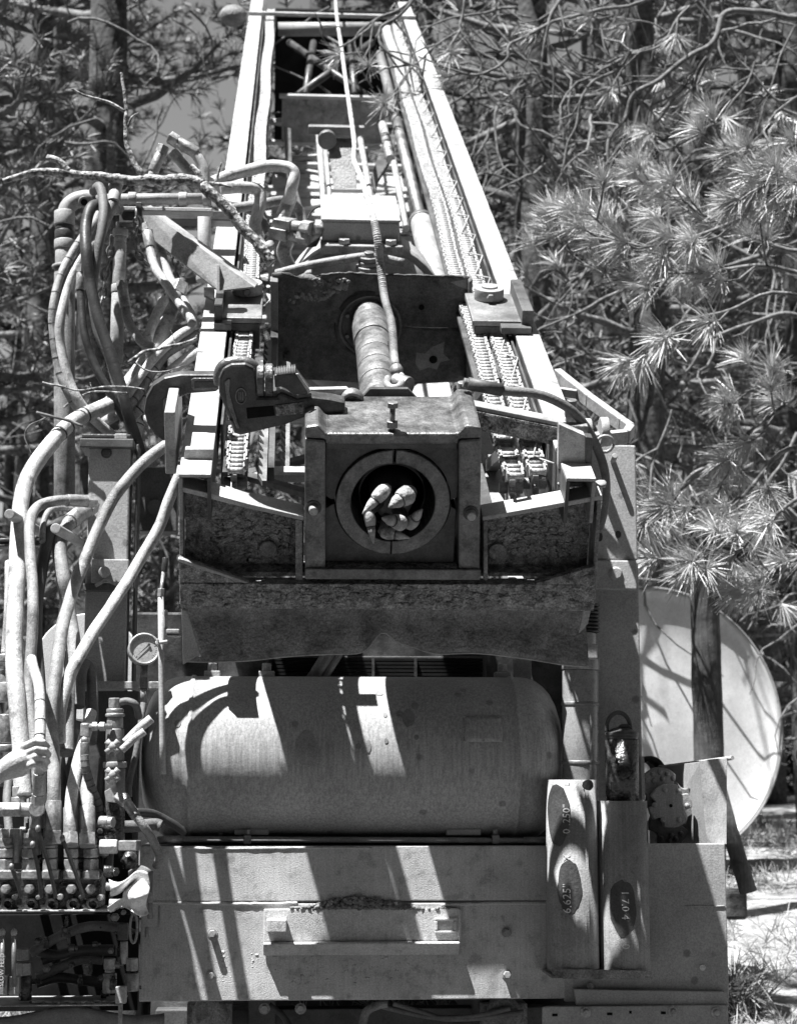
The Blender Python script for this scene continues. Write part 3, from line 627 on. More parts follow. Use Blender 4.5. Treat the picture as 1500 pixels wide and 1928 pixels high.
x = mv(432, 794, VW); MM().cyl(x + Vector((0, -.002, 0)), x + Vector((0, -.01, 0)), .009).build('rivet', 'steel_dull', wr)
MM().bar(mv(575, 744, .30), mv(655, 742, .34), .03, .05).build('link_bar', 'steel', wr, bev=.006)
b = MM(); p = mv(662, 752, .33); b.lathe(p, (0, -1, 0), [(0, .042), (.05, .042), (.05, .03), (.0, .03)], 24, caps=False); b.build('link_eye', 'steel_dull', wr)
MM().cyl(p + Vector((0, .02, 0)), p + Vector((0, -.03, 0)), .02).build('link_pin', 'steel', wr)
# the C shaped wrench handle hook beyond it
hk = thing('hook_plate', 'dark C shaped hook plate left of the pipe wrench', 'hook', mv(330, 800, .2), mast=True)
VW = .42
o_ = [(410, 706), (340, 706), (310, 712), (288, 726), (275, 750), (271, 775), (278, 800), (292, 820), (308, 832), (324, 826), (326, 790), (330, 760), (340, 748), (356, 742), (410, 738)]
wp(o_, 0, .05, 'steel_dark', 'plate', hk, .008)
wp([(360, 714), (365, 711), (412, 711), (412, 733), (365, 735), (360, 730)], -.006, -.0006, 'iron_worn', 'label_frame', hk, .002)
wp([(367, 717), (410, 716), (410, 728), (367, 730)], -.009, -.0066, 'steel_dark', 'label_plate', hk, .002)
wp([(307, 752), (311, 747), (317, 750), (318, 800), (308, 802)], -.005, -.0006, 'iron_worn', 'rib', hk, .002)

# ================================================================== TRUCK REAR
YB = 6.6
truck = thing('rig_truck', 'grey steel rear end of the drilling rig truck with bolted bumper plate', 'truck', (0, YB + .3, .2))
def wb(x0, y0, x1, y1, Ya, Yb, nm, m, par=truck, bev=.004):       # box seen from px x0..x1, y0..y1 with front at Ya
    a = W(x0, y1, Ya); c = W(x1, y0, Ya); return MB().box((a.x, Ya, a.z), (c.x, Yb, c.z)).build(nm, m, par, bev=bev)
def wpz(pts, Ya, Yb, nm, m, par=truck, bev=.003): return MB().prism([W(x, y, Ya) for x, y in pts], (0, Yb - Ya, 0)).build(nm, m, par, bev=bev)
wb(262, 1592, 1062, 1698, YB, YB + .03, 'bumper_plate', 'bumper_grey')
wb(262, 1699, 1062, 1886, YB, YB + .03, 'bumper_plate', 'bumper_grey')
wb(95, 1592, 261, 1886, YB + .04, YB + .07, 'bumper_plate', 'bumper_grey')
def bead(pts, r, m='bumper_grey', nm='weld_bead', Y=YB, par=truck):
    P = spline([W(x, y, Y) for x, y in pts], 12); P = [p + Vector((0, 0, .002 * noise.noise(p * 60))) for p in P]
    MB().tube(P, [r * (1 + .35 * noise.noise(p * 90)) for p in P], 7).build(nm, m, par)
bead([(263, 1699), (400, 1701), (500, 1702), (560, 1700)], .006); bead([(830, 1704), (940, 1701), (1060, 1701)], .006)
bead([(345, 1597), (440, 1598), (600, 1596), (700, 1597)], .004)
wb(496, 1710, 864, 1773, YB - .016, YB - .0005, 'step_plate', 'bumper_grey')
# down-turned lip under the step plate
a, c = W(496, 1773, YB - .016), W(864, 1773, YB - .016)
MB().prism([(a.x, YB - .001, a.z), (a.x, YB - .042, a.z - .003), (a.x, YB - .045, a.z - .008), (a.x, YB - .006, a.z - .05)], (c.x - a.x, 0, 0)).build('step_lip', 'bumper_grey', truck, bev=.003)
wb(502, 1731, 540, 1756, YB - .085, YB - .017, 'step_socket', 'bumper_grey')
b = MB(); x0, x1 = 818, 858
for (xa, ya, xb, yb) in ((818, 1728, 858, 1733), (818, 1752, 858, 1757), (818, 1734, 823, 1751), (853, 1734, 858, 1751)):
    p = W(xa, yb, YB - .016); q = W(xb, ya, YB - .016); b.box((p.x, YB - .03, p.z), (q.x, YB - .0165, q.z))
b.build('step_pocket', 'bumper_grey', truck, bev=.002)
wb(862, 1712, 868, 1776, YB - .02, YB - .0005, 'step_edge', 'bumper_grey')
for px, py in ((400, 1757), (397, 1836), (953, 1755), (953, 1834)): bolt(truck, W(px, py, YB), (0, -1, 0), .013, .03, 'paint_pale')
# little drips and chips of paint
for i in range(90):
    px, py = random.gauss(620, 150), random.gauss(1818, 22); MB().ball(W(min(1020, max(420, px)), min(1872, max(1792, py)), YB), .0022 + .0035 * random.random() ** 2, 6, (1.4, .4, .9), .9).build('paint_chip', 'bumper_grey', truck)
# soil heaped on the step plate
b = MB()
for i in range(520):
    t = random.gauss(.48, .24)
    if not 0 < t < 1: continue
    px = 545 + 300 * t; h = 22 * math.exp(-((t - .42) / .26) ** 2); py = 1711 - h * random.random() ** 1.2
    b.ball(W(px, py, YB - .004 - .010 * random.random()), .004 + .006 * random.random(), 6, (1.2, 1, .8), .8)
b.build('soil_heap', 'clod', label='crumbs of dry soil heaped on the bumper step plate', cat='soil', kind='stuff')
# conduit along the top of the bumper
con = thing('conduit_pipe', 'thin pale pipe clamped along the top edge of the bumper', 'pipe', W(690, 1590, YB + .06))
MB().cyl(W(345, 1580, YB + .05), W(1048, 1583, YB + .05), pxm(5.5, YB), n=12).build('pipe_run', 'paint_pale', con)
MB().cyl(W(296, 1582, YB + .05), W(345, 1580, YB + .05), pxm(7.5, YB), n=12).build('pipe_joint', 'fitting', con)
MB().cyl(W(985, 1583, YB + .05), W(1035, 1583, YB + .05), pxm(7.5, YB), n=12).build('pipe_joint', 'fitting', con)
for px in (466, 932):
    p = W(px, 1580, YB + .05); MB().box(p - Vector((.014, .02, .018)), p + Vector((.014, .02, .016))).build('clamp', 'steel_dull', con, bev=.004); MB().hexa(p + Vector((0, 0, .0165)), p + Vector((0, 0, .034)), .009).build('clamp_bolt', 'fitting', con)
wb(262, 1591, 1062, 1596, YB + .031, YB + .7, 'deck', 'paint_dark')
# right corner box
wb(1062.6, 1588, 1364, 1886, YB + .002, YB + .03, 'corner_panel', 'paint_grey')
p = W(1364, 1588, YB); q = W(1364, 1886, YB)
MB().box((p.x - .02, YB + .031, q.z), (p.x, YB + .9, p.z)).build('corner_side', 'paint_grey', truck, bev=.003)
bead([(1290, 1706), (1364, 1706)], .002, 'paint_grey', 'panel_seam')
MB().cyl(W(1322, 1822, YB), W(1322, 1822, YB - .006), .011, n=12).build('plug', 'chalk', truck)
wpz([(1080, 1862), (1365, 1868), (1372, 1895), (1085, 1893)], YB - .03, YB - .002, 'lower_lip', 'paint_grey')
wpz([(1021, 1897), (1030, 1895), (1370, 1893), (1370, 1950), (1021, 1950)], YB - .05, YB - .031, 'lower_bracket', 'paint_grey')
for px, py in ((1102, 1905), (1266, 1904), (1347, 1906)):
    p = W(px, py, YB - .05); MB().cyl(p, p + Vector((0, -.006, 0)), pxm(10, YB)).build('bolt_washer', 'fitting', truck, bev=.002); MB().cyl(p + Vector((0, -.006, 0)), p + Vector((0, -.018, 0)), pxm(5.5, YB), n=10).build('bolt', 'fitting', truck, bev=.003)
for px, py, w in ((1044, 1911, 5), (1147, 1909, 5), (1186, 1906, 2.2), (1248, 1907, 4.5)):
    p = W(px, py, YB - .0505); MB().box(p - Vector((pxm(w, YB), .001, pxm(2.4, YB))), p + Vector((pxm(w, YB), .0004, pxm(2.4, YB)))).build('slot', 'black', truck)
# upright sheet at the right end
rp = thing('end_sheet', 'bent pale sheet standing upright on the right end of the truck', 'metal sheet', W(1340, 1590, YB + .05))
MB().prism([W(1316, 1432, YB + .06), W(1368, 1426, YB + .02), W(1367, 1590, YB + .02), W(1330, 1590, YB + .06)], (0, .006, 0)).build('front_flange', 'paint_white', rp, bev=.002)
MB().prism([W(1222, 1446, YB + .6), W(1318, 1434, YB + .065), W(1334, 1590, YB + .065), W(1222, 1600, YB + .6)], (.006, 0, 0)).build('side_sheet', 'paint_grey', rp, bev=.002)
MB().cyl(W(1240, 1445, YB + .5), W(1378, 1427, YB + .02), .008, n=8).build('top_rod', 'paint_white', rp)
# underside of the truck
for px in (395, 950):
    c = W(px, 1912, YB + .12); MB().lathe(c, (0, 1, 0), [(0, .05), (.01, .062), (.03, .066), (.16, .066)], 24).build('spring_eye', 'rust_smooth', truck)
    wb(px - 44, 1889, px + 42, 1965, YB + .15, YB + .35, 'spring_hanger', 'rust_smooth')
for k, pts in enumerate((((680, 1935), (690, 1905), (712, 1892), (730, 1889)), ((700, 1889), (760, 1905), (830, 1917), (900, 1912), (960, 1898)), ((740, 1889), (800, 1908), (840, 1919), (920, 1915), (985, 1905)), ((505, 1892), (530, 1910), (550, 1940)))):
    hose(('short black hose stub curling down below the bumper', 'upper of two slack hoses sagging below the bumper', 'lower of two slack hoses sagging below the bumper', 'thin hose dropping below the bumper near its left bolts')[k], pts, (8, 5, 5, 6)[k], ('hose_dusty', 'hose_mid', 'hose_mid', 'hose_dark')[k], Y=YB + .10)
for px in (498, 566): bolt(truck, W(px, 1899, YB + .05), (0, -1, 0), .014, .02)
wb(290, 1896, 1060, 2060, YB + .4, YB + .5, 'rear_crossmember', 'paint_dark')
for sx in (-1, 1):
    MB().box((sx * .42 - .05, YB + .2, .62), (sx * .42 + .05, 13.5, .86)).build('frame_rail', 'paint_dark', truck, bev=.006)
    for wx in (.72, 1.02):
        MB().lathe((sx * wx - .13, 7.6, .5), (1, 0, 0), [(0, .3), (.0, .44), (.03, .5), (.23, .5), (.26, .44), (.26, .3)], 36).build('wheel', 'hose_dark', truck)
MB().box((-1.0, YB + .72, .93), (1.0, 14, 1.0)).build('deck', 'paint_dark', truck, bev=.01)
# machinery housing behind the tank
wb(246, 1157, 1120, 1600, 7.1, 8.6, 'engine_housing', 'steel_dark', bev=.01)
wb(505, 1236, 915, 1300, 7.07, 7.098, 'radiator_frame', 'paint_dark')
for i in range(9): wb(512, 1240 + i * 7, 908, 1243 + i * 7, 7.055, 7.069, 'radiator_slat', 'black', bev=0)
for x in (615, 700, 780): wb(x, 1238, x + 5, 1300, 7.04, 7.054, 'radiator_bar', 'steel_dark', bev=0)
wb(410, 1238, 505, 1300, 6.95, 7.05, 'side_box', 'steel_dark'); wb(966, 1240, 1000, 1280, 6.95, 6.96, 'pale_tag', 'paint_white')
MB().cyl(W(580, 1290, 7.0), W(622, 1225, 7.0), .025).build('pipe', 'steel_dull', truck); MB().cyl(W(600, 1290, 7.02), W(640, 1225, 7.02), .02).build('pipe', 'steel_dull', truck)

# ================================================================== AIR TANK
YT = 6.84
c = W(660, 1428, YT); rt = pxm(153, YT - .05); xa, xb = W(268, 1428, YT).x, W(1052, 1428, YT).x
tank = thing('air_tank', 'large grey cylindrical air tank lying across the truck above the bumper', 'tank', (c.x, YT, c.z - rt))
hd = .15; prof = []
for i in range(9): t = i / 8; a = t * math.pi / 2; prof.append((hd * (1 - math.cos(a)), rt * math.sin(a) ** .62 if i else .002))
L = xb - xa; prof += [(hd + .03, rt), (hd + .033, rt + .005), (hd + .045, rt + .005), (hd + .048, rt)] + [(hd + .1 + (L - 2 * hd - .2) * i / 6, rt) for i in range(7)] + [(L - hd - .048, rt), (L - hd - .045, rt + .005), (L - hd - .033, rt + .005), (L - hd - .03, rt)]
for i in range(9): t = 1 - i / 8; a = t * math.pi / 2; prof.append((L - hd * (1 - math.cos(a)), rt * math.sin(a) ** .62 if i < 8 else .002))
MB().lathe((xa, YT, c.z), (1, 0, 0), prof, 72).build('shell', 'tank_grey', tank)
def onT(px, py, off=0.):
    p = W(px, py, YT - rt); x = p.x; z = p.z - c.z; z = max(-rt, min(rt, z)); a = math.asin(z / rt); return Vector((x, YT - (rt + off) * math.cos(a), c.z + (rt + off) * math.sin(a)))
MB().grid(lambda s, t: onT(875 + 71 * s, 1349 + 48 * t, .003), 6, 6).build('data_plate', 'tank_grey', tank, solid=.002)
for x in (876, 909, 944):
    for y in (1350, 1396): MB().ball(onT(x, y, .003), .006, 8, (1.4, .5, .7)).build('plate_clip', 'tank_grey', tank)
for i, (x, y, w) in enumerate(((890, 1362, 12), (918, 1361, 16), (893, 1377, 10), (918, 1374, 14), (920, 1388, 12))):
    MB().grid(lambda s, t: onT(x - w + 2 * w * s, y + 2.4 * t, .0045), 4, 1).build('plate_line', 'stain', tank)
for i, (x, y, w, h) in enumerate(((770, 1351, 12, 17), (783, 1328, 7, 7), (784, 1388, 5, 5), (717, 1303, 7, 5), (878, 1297, 6, 4), (334, 1362, 6, 7), (693, 1405, 6, 12), (675, 1405, 5, 6), (726, 1345, 4, 5), (727, 1395, 4, 5))):
    blot('oil_stain', 'oil', tank, lambda a, q: onT(x + a, y - q, .002), w, h, i)
blot('oil_stain', 'patch', tank, lambda a, q: onT(578 + a, 1410 - q, .002), 21, 34, 44)
for px, h in ((400, 26), (502, 22), (945, 22)):
    p = W(px, 1276, YT); MB().box((p.x - .03, YT - .03, c.z + rt - .01), (p.x + .03, YT + .03, c.z + rt + .02)).build('top_boss', 'paint_pale', tank, bev=.004); MB().hexa((p.x, YT, c.z + rt + .02), (p.x, YT, c.z + rt + .05), .02).build('top_plug', 'fitting', tank, bev=.003)
for sx, px in ((1, 416), (-1, 930)):
    b = MB(); p = W(px, 1576, YT - .12); q = W(px + sx * 44, 1537, YT - .12)
    b.box((p.x - .008, YT - .14, p.z), (p.x + .008, YT + .1, q.z)); b.box((min(p.x, q.x), YT - .14, q.z - .03), (max(p.x, q.x), YT + .1, q.z - .002)); b.build('saddle', 'paint_grey', tank, bev=.004)
    b = MB(); p = W(px + sx * 25, 1573, YT - .17); q = W(px + sx * 90, 1561, YT - .17); b.box((min(p.x, q.x), YT - .17, p.z), (max(p.x, q.x), YT + .05, q.z)); b.build('saddle_foot', 'paint_grey', tank, bev=.004)
    MB().cyl(W(px + sx * 72, 1562, YT - .1), W(px + sx * 72, 1545, YT - .1), .02).build('saddle_bolt', 'paint_grey', tank, bev=.003)
MB().cyl(W(698, 1580, YT - .08), W(698, 1548, YT - .08), .016).build('drain_cock', 'fitting', tank, bev=.003); MB().hexa(W(698, 1572, YT - .08), W(698, 1566, YT - .08), .022).build('drain_nut', 'fitting', tank, bev=.002)

# ================================================================== POSTS
lp = thing('support_post', 'grey square support post behind the hoses, left of the mast foot', 'post', W(200, 1580, 6.6), 'mast support posts')
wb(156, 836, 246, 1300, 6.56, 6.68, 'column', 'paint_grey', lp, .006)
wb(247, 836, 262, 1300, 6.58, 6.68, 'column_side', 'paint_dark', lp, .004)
wb(150, 826, 252, 842, 6.53, 6.71, 'cap_plate', 'paint_dark', lp, .004)
wb(154, 817, 248, 826, 6.55, 6.7, 'cap_rubber', 'hose_dark', lp, .006); wb(216, 816, 240, 827, 6.54, 6.549, 'cap_clip', 'paint_white', lp)
bolt(lp, W(201, 853, 6.56), (0, -1, 0), .014, .01, 'paint_dark')
wb(172, 1053, 243, 1097, 6.51, 6.558, 'collar', 'paint_grey', lp, .004)
MB().cyl(W(197, 1077, 6.51), W(197, 1077, 6.47), .021).build('collar_pin', 'paint_pale', lp, bev=.004)
b = MB(); b.bar(W(180, 1103, 6.49), W(200, 1092, 6.49), .006, .012); b.bar(W(200, 1092, 6.49), W(222, 1101, 6.49), .006, .012); b.build('collar_clip', 'paint_pale', lp)
wb(156, 1099, 246, 1112, 6.52, 6.559, 'collar_seat', 'paint_dark', lp, .003)
wb(150, 1283, 300, 1297, 6.48, 6.55, 'foot_angle', 'paint_grey', lp, .003)
wb(150, 1301, 262, 1600, 6.6, 6.7, 'lower_column', 'paint_dark', lp, .004)
for (xa_, ya_, xb_, yb_) in ((40, 968, 78, 1003), (127, 995, 153, 1022)): MB().cyl(W(xa_ - 22, ya_, 6.1), W(xb_, yb_, 6.6), .018, n=14).build('peg', 'paint_pale', lp, bev=.003)
wb(262, 880, 335, 1000, 6.85, 6.95, 'cross_plate', 'paint_dark', lp); MB().cyl(W(292, 955, 6.85), W(292, 955, 6.82), .03).build('cross_boss', 'paint_dark', lp)
rpz = thing('support_post', 'grey square support post beside the white disc, right of the mast foot', 'post', W(1160, 1590, 6.75), 'mast support posts')
YR = 6.7
wb(1112, 838, 1196, 1054, YR, YR + .13, 'upper_column', 'paint_grey', rpz, .006)
wb(1110, 1055, 1198, 1110, YR - .03, YR - .0005, 'collar', 'paint_grey', rpz, .006)
wb(1112, 1057, 1201, 1600, YR + .0005, YR + .13, 'lower_column', 'paint_grey', rpz, .006)
MB().lathe(W(1158, 1080, YR - .03), (0, -1, 0), [(0, .026), (.006, .026), (.006, .02), (.02, .018)], 20).build('collar_pin', 'paint_grey', rpz)
p = W(1153, 868, YR); MB().cyl(p, p + Vector((0, -.05, .012)), .011).build('peg', 'paint_pale', rpz, bev=.002)
for px, py, w, h in ((1163, 1006, 6, 7), (1128, 1010, 6, 10)):
    p = W(px, py, YR - .0015); MB().add([p] + [p + Vector((pxm(w, YR) * math.cos(a), 0, pxm(h, YR) * math.sin(a))) for a in np.linspace(0, 2 * math.pi, 17)[:-1]], [(0, k + 1, (k + 1) % 16 + 1) for k in range(16)]).build('oil_stain', 'stain', rpz)
jack = thing('levelling_jack', 'grey hydraulic jack cylinder standing between air tank and right post', 'hydraulic cylinder', W(1090, 1580, 6.6))
for (y0, y1, r, m, nm) in ((1600, 1262, 34, 'jack_paint', 'barrel'), (1262, 1240, 35.5, 'jack_paint', 'gland'), (1240, 1192, 31, 'jack_paint', 'head'), (1330, 1322, 36, 'steel_dull', 'band'), (1440, 1432, 36, 'steel_dull', 'band'), (1192, 1165, 19, 'hose_dark', 'bellows'), (1165, 1130, 17, 'hose_dark', 'bellows')):
    MB().cyl(W(1092, y0, 6.6), W(1092, y1, 6.6), pxm(r, 6.6), n=32).build(nm, m, jack, bev=.004)
for i in range(8): MB().lathe(W(1104, 1192 - i * 7, 6.6), (0, 0, 1), [(0, .042), (.006, .05), (.012, .042)], 20).build('bellows_fold', 'hose_dark', jack)
wb(1106, 1212, 1124, 1240, 6.37, 6.45, 'port_block', 'jack_paint', jack, .004)

# ================================================================== CASING TUBES with chalk marks, and the things stood in them
YC = 6.47
def casing(label, px, top, bot, rpx, marks, blots):
    p = W(px, bot, YC - .08); q = W(px, top, YC - .08); r = pxm(rpx, YC - .05); c0_ = Vector((p.x, YC, p.z)); H = q.z - p.z
    t = thing('casing_tube', label, 'tube', c0_, 'short casing tubes in the tray')
    b = MB(); b.lathe(c0_, (0, 0, 1), [(0, r), (H, r), (H, r - .008), (0.01, r - .008)], 48, caps=False); b.build('wall', 'case_tube', t)
    def on(x, z, off): a = x / r; return Vector((c0_.x + (r + off) * math.sin(a), YC - (r + off) * math.cos(a), z))
    for (bx, by, w, h) in blots:
        zc = W(bx, by, YC - r).z; x_ = r * math.asin(max(-.97, min(.97, (W(bx, by, YC - r).x - c0_.x) / r)))
        blot('paint_blot', 'blot', t, lambda a, q: on(x_ + a, zc + q, .0015), pxm(w, YC), pxm(h, YC), bx)
    for (s, mx, my, size, ang) in marks:
        vs, fs = textmesh(s, pxm(size, YC)); zc = W(mx, my, YC - r).z; x_ = r * math.asin((W(mx, my, YC - r).x - c0_.x) / r); ca, sa = math.cos(ang), math.sin(ang)
        MB().add([on(x_ + (v.x + .0022 * noise.noise(v * 90)) * ca - (v.y + .002 * noise.noise(v * 90 + Vector((7, 0, 0)))) * sa, zc + v.x * sa + (v.y + .0025 * noise.noise(v * 70)) * ca, .003) for v in vs], fs).build('chalk_mark', 'chalk', t)
    return t
casing('left of two grey casing tubes, chalked 6.625 by 0.250', 1086, 1468, 1826, 48, [('6.625"', 1068, 1692, 21, R(90)), ('X', 1067, 1613, 18, R(90)), ('0 .250"', 1067, 1542, 19, R(90)), ('L', 1066, 1472, 14, R(90))], [(1050, 1534, 26, 56), (1071, 1670, 23, 50), (1108, 1478, 14, 10)])
casing('right of two grey casing tubes, chalked 17.04', 1184, 1508, 1828, 47, [('1 7.0 4', 1176, 1704, 19, R(-90)), ('0', 1177, 1782, 20, R(-90))], [(1172, 1710, 25, 52), (1226, 1568, 10, 24)])
tray = thing('tube_tray', 'shallow steel tray bolted to the bumper under the two casing tubes', 'tray', W(1132, 1846, YC))
wpz([(1037, 1824), (1231, 1828), (1231, 1838), (1225, 1846), (1060, 1843), (1040, 1834)], YC - .105, YC - .097, 'tray_front', 'rust_smooth', tray, .002)
a = W(1037, 1836, YC - .09); c = W(1231, 1840, YC - .09); MB().box((a.x, YC - .0965, a.z - .01), (c.x, YB - .001, a.z)).build('tray_floor', 'rust_smooth', tray, bev=.002)
wb(1040, 1700, 1044, 1832, YC - .02, YB - .002, 'tray_bracket', 'paint_grey', tray, .001)
MB().cyl(W(1111, 1857, YB), W(1111, 1857, YB - .02), .014).build('tray_bolt', 'rust_smooth', tray, bev=.003)
sb = thing('sampler_tube', 'dark worn sampler tube with ring handle standing in the right casing tube', 'sampler', W(1172, 1515, YC))
p = W(1171, 1530, YC); q = W(1170, 1393, YC); rb = pxm(31.5, YC)
MB().cyl(p, q, rb, n=28).build('barrel', 'greasy', sb); MB().lathe(q, (0, 0, 1), [(0, rb * .95), (.004, rb * .95), (.008, rb * .98), (.02, rb * .98)], 28).build('neck', 'steel_dark', sb)
MB().lathe(q + Vector((0, 0, .012)), (0, 0, 1), [(0, rb * .9), (.002, rb * 1.02), (.014, rb * 1.02), (.02, rb * .8), (.03, rb * .5)], 28).build('lid', 'steel_dark', sb, bev=.002)
h0 = W(1164, 1372, YC); b = MB(); b.tube([h0 + Vector((.043 * math.cos(a), 0, .058 * math.sin(a))) for a in np.linspace(-.25, math.pi + .25, 22)], .008, 8); b.build('ring_handle', 'paint_dark', sb)
MB().prism([W(x, y, YC - .02) for x, y in ((1150, 1373), (1165, 1368), (1170, 1363), (1182, 1362), (1190, 1372), (1192, 1377), (1150, 1378))], (0, .03, 0)).build('latch', 'steel_dark', sb, bev=.003)
wpz([(1204, 1425), (1212, 1425), (1214, 1506), (1208, 1506)], YB + .05, YB + .3, 'divider', 'paint_grey', truck, .002)

# studded cutter bits on the shelf
def cutter(label, cxp, cyp, rpx, Y, tilt, notch, studs, m):
    c = W(cxp, cyp, Y); r = pxm(rpx, Y); t = thing('cutter_disc', label, 'cutter bit', c - Vector((0, 0, r)), 'studded cutter discs on the truck corner')
    pts = []
    for i in range(72):
        a = 2 * math.pi * i / 72; rr = r
        for na, nw in notch:
            d = abs((a - na + math.pi) % (2 * math.pi) - math.pi)
            if d < nw: rr = r * (1 - .30 * math.sqrt(max(0, 1 - (d / nw) ** 2)))
        pts.append(c + Vector((rr * math.cos(a), tilt * rr * math.cos(a), rr * math.sin(a))))
    MB().prism(pts, (0, .035, 0)).build('disc', m, t, bev=.004)
    for a, k in studs: q = c + Vector((r * k * math.cos(a), tilt * r * k * math.cos(a), r * k * math.sin(a))); MB().ball(q, .0105, 10, (1, .9, 1)).build('stud', m, t)
    return t
ct = cutter('round flat cutter disc with studs and a centre hole, foremost on the truck corner', 1262, 1517, 41, YB + .12, 0, ((R(170), .22), (R(52), .25), (R(-22), .25), (R(-125), .25)), [(R(a), .75) for a in (110, 60, 0, -60, -120, 178)], 'case_tube')
p = W(1262, 1517, YB + .119); MB().cyl(p, p + Vector((0, -.0012, 0)), .0065).build('centre_hole', 'black', ct)
cutter('upper curved cutter wing with studs behind the flat cutter disc', 1243, 1487, 42, YB + .17, .25, ((R(-60), .5), (R(200), .3), (R(20), .28)), [(R(a), .78) for a in (150, 118, 92, 66, 40)] + [(R(a), .5) for a in (130, 80)], 'steel_dull')
cutter('right hand cutter wing with a row of studs behind the flat cutter disc', 1282, 1512, 40, YB + .20, -.5, ((R(80), .3), (R(180), .6), (R(-60), .3)), [(R(a), .8) for a in (58, 34, 10, -14, -38)], 'steel_dull')
cutter('lower shaded cutter wing with studs under the flat cutter disc', 1258, 1556, 38, YB + .19, .1, ((R(90), .6), (R(10), .3), (R(-150), .3)), [(R(a), .7) for a in (-30, -60, -90, -125)] + [(R(-75), .45)], 'steel_dark')
b = MB(); c = W(1224, 1452, YB + .5); b.lathe(c, (0, 1, 0), [(0, .06), (.0, .04), (.2, .04), (.2, .06), (0, .06)], 26, caps=False); b.build('pipe_collar', 'hose_dark', label='dark pipe collar lying behind the studded cutter discs', cat='collar')

# ================================================================== PRESSURE GAUGE and level rod
ga = thing('pressure_gauge', 'round dial pressure gauge with bright rim left of the air tank', 'gauge', W(270, 1290, 5.95))
g = W(272, 1222, 5.95); rg = pxm(30, 5.95); ax = Vector((.18, -1, .06)).normalized()
MB().lathe(g, -ax, [(0, rg * .96), (.012, rg), (.045, rg * .98), (.05, rg * .7)], 36).build('case', 'fitting', ga)
MB().lathe(g + ax * .002, -ax, [(0, rg), (-.006, rg), (-.006, rg * .86), (.002, rg * .84)], 36, caps=False).build('bezel', 'steel', ga)
MB().cyl(g + ax * .0012, g + ax * .0024, rg * .87, n=36).build('dial_face', 'dial', ga)
gx = Vector((0, 0, 1)).cross(ax).normalized(); gy = ax.cross(gx); 
def gd(x, y, o=.0045): return g + gx * (x * rg) + gy * (y * rg) + ax * o
b = MB(); b.prism([gd(.34, .24), gd(.30, .34), gd(-.52, -.5)], ax * .001); b.cyl(gd(.28, .26), gd(.28, .26, .007), rg * .09, n=10); b.build('needle', 'stain', ga)
b = MB()
for i in range(27):
    a = R(225 - i * 270 / 26); k = .70 if i % 5 else .64; b.prism([gd(k * math.cos(a) - .008, k * math.sin(a), .0026), gd(.76 * math.cos(a) - .008, .76 * math.sin(a), .0026), gd(.76 * math.cos(a) + .012, .76 * math.sin(a), .0026), gd(k * math.cos(a) + .012, k * math.sin(a), .0026)], ax * .0006)
b.build('scale_ticks', 'stain', ga)
MB().cyl(W(272, 1252, 5.97), W(271, 1283, 5.97), pxm(7, 5.97), n=12).build('stem', 'steel_dull', ga); MB().hexa(W(271, 1276, 5.97), W(271, 1296, 5.97), pxm(9, 5.97)).build('stem_nut', 'steel_dull', ga, bev=.002)
MB().cyl(W(271, 1296, 5.97), W(271, 1322, 5.97), pxm(6.5, 5.97)).build('lower_stem', 'steel_dull', ga)
rod = thing('sight_rod', 'slim white upright rod in front of the left end of the air tank', 'rod', W(306, 1460, 5.85))
MB().tube([W(303, 1118, 5.85), W(304, 1250, 5.85), W(306, 1400, 5.85), W(307, 1458, 5.85)], pxm(5.6, 5.85), 12).build('rod', 'paint_white', rod)
MB().cyl(W(303, 1118, 5.85), W(308, 1075, 5.9), pxm(3.4, 5.85)).build('linkage', 'fitting', rod); MB().hexa(W(304, 1108, 5.85), W(303, 1124, 5.85), pxm(7, 5.85)).build('linkage_clevis', 'fitting', rod, bev=.002)
MB().cyl(W(310, 1078, 5.9), W(312, 1050, 5.9), pxm(6, 5.85)).build('linkage_cap', 'steel_dark', rod, bev=.002)
MB().cyl(W(293, 1211, 5.83), W(316, 1208, 5.83), pxm(3.6, 5.83)).build('clamp_bar', 'paint_white', rod, bev=.002); MB().box(W(294, 1214, 5.82), W(300, 1204, 5.85)).build('clamp_block', 'paint_white', rod, bev=.002)
wb(312, 1184, 338, 1193, 5.85, 5.9, 'support_arm', 'paint_pale', rod); wb(314, 1195, 340, 1198, 5.86, 5.9, 'support_arm', 'fitting', rod)
wb(308, 1148, 316, 1184, 5.87, 5.89, 'support_strip', 'paint_pale', rod)

# ================================================================== HOSES AND PIPES AT THE LEFT
fp = thing('flat_arm', 'pale flat steel arm sloping down to the left guide bracket', 'steel arm', W(420, 560, 7.14))
MB().prism([W(268, 392, 7.2), W(272, 390, 7.2), W(480, 540, 7.15), W(412, 548, 7.15), W(275, 441, 7.2)], (0, .02, .0)).build('arm_plate', 'paint_pale', fp, bev=.002)
MB().prism([W(268, 392, 7.2), W(284, 386, 7.3), W(486, 532, 7.25), W(480, 540, 7.15)], (0, 0, -.006)).build('arm_lit_top', 'paint_white', fp, bev=.001)  # whiter strip paints the sunlit top face of the arm
MB().prism([W(408, 498, 7.14), W(414, 498, 7.14), W(414, 572, 7.14), W(408, 572, 7.14)], (0, .03, 0)).build('arm_end', 'paint_white', fp, bev=.002)
MB().prism([W(384, 540, 7.15), W(404, 540, 7.15), W(404, 566, 7.15), W(384, 556, 7.15)], (0, .03, 0)).build('arm_stop', 'paint_dark', fp, bev=.002)
man = thing('pipe_manifold', 'horizontal pale pipe manifold with big elbow at the upper left', 'pipe', W(122, 950, 7.0))
MB().cyl(W(165, 376, 7.0), W(392, 374, 7.0), pxm(11, 7), n=20).build('header_pipe', 'paint_pale', man)
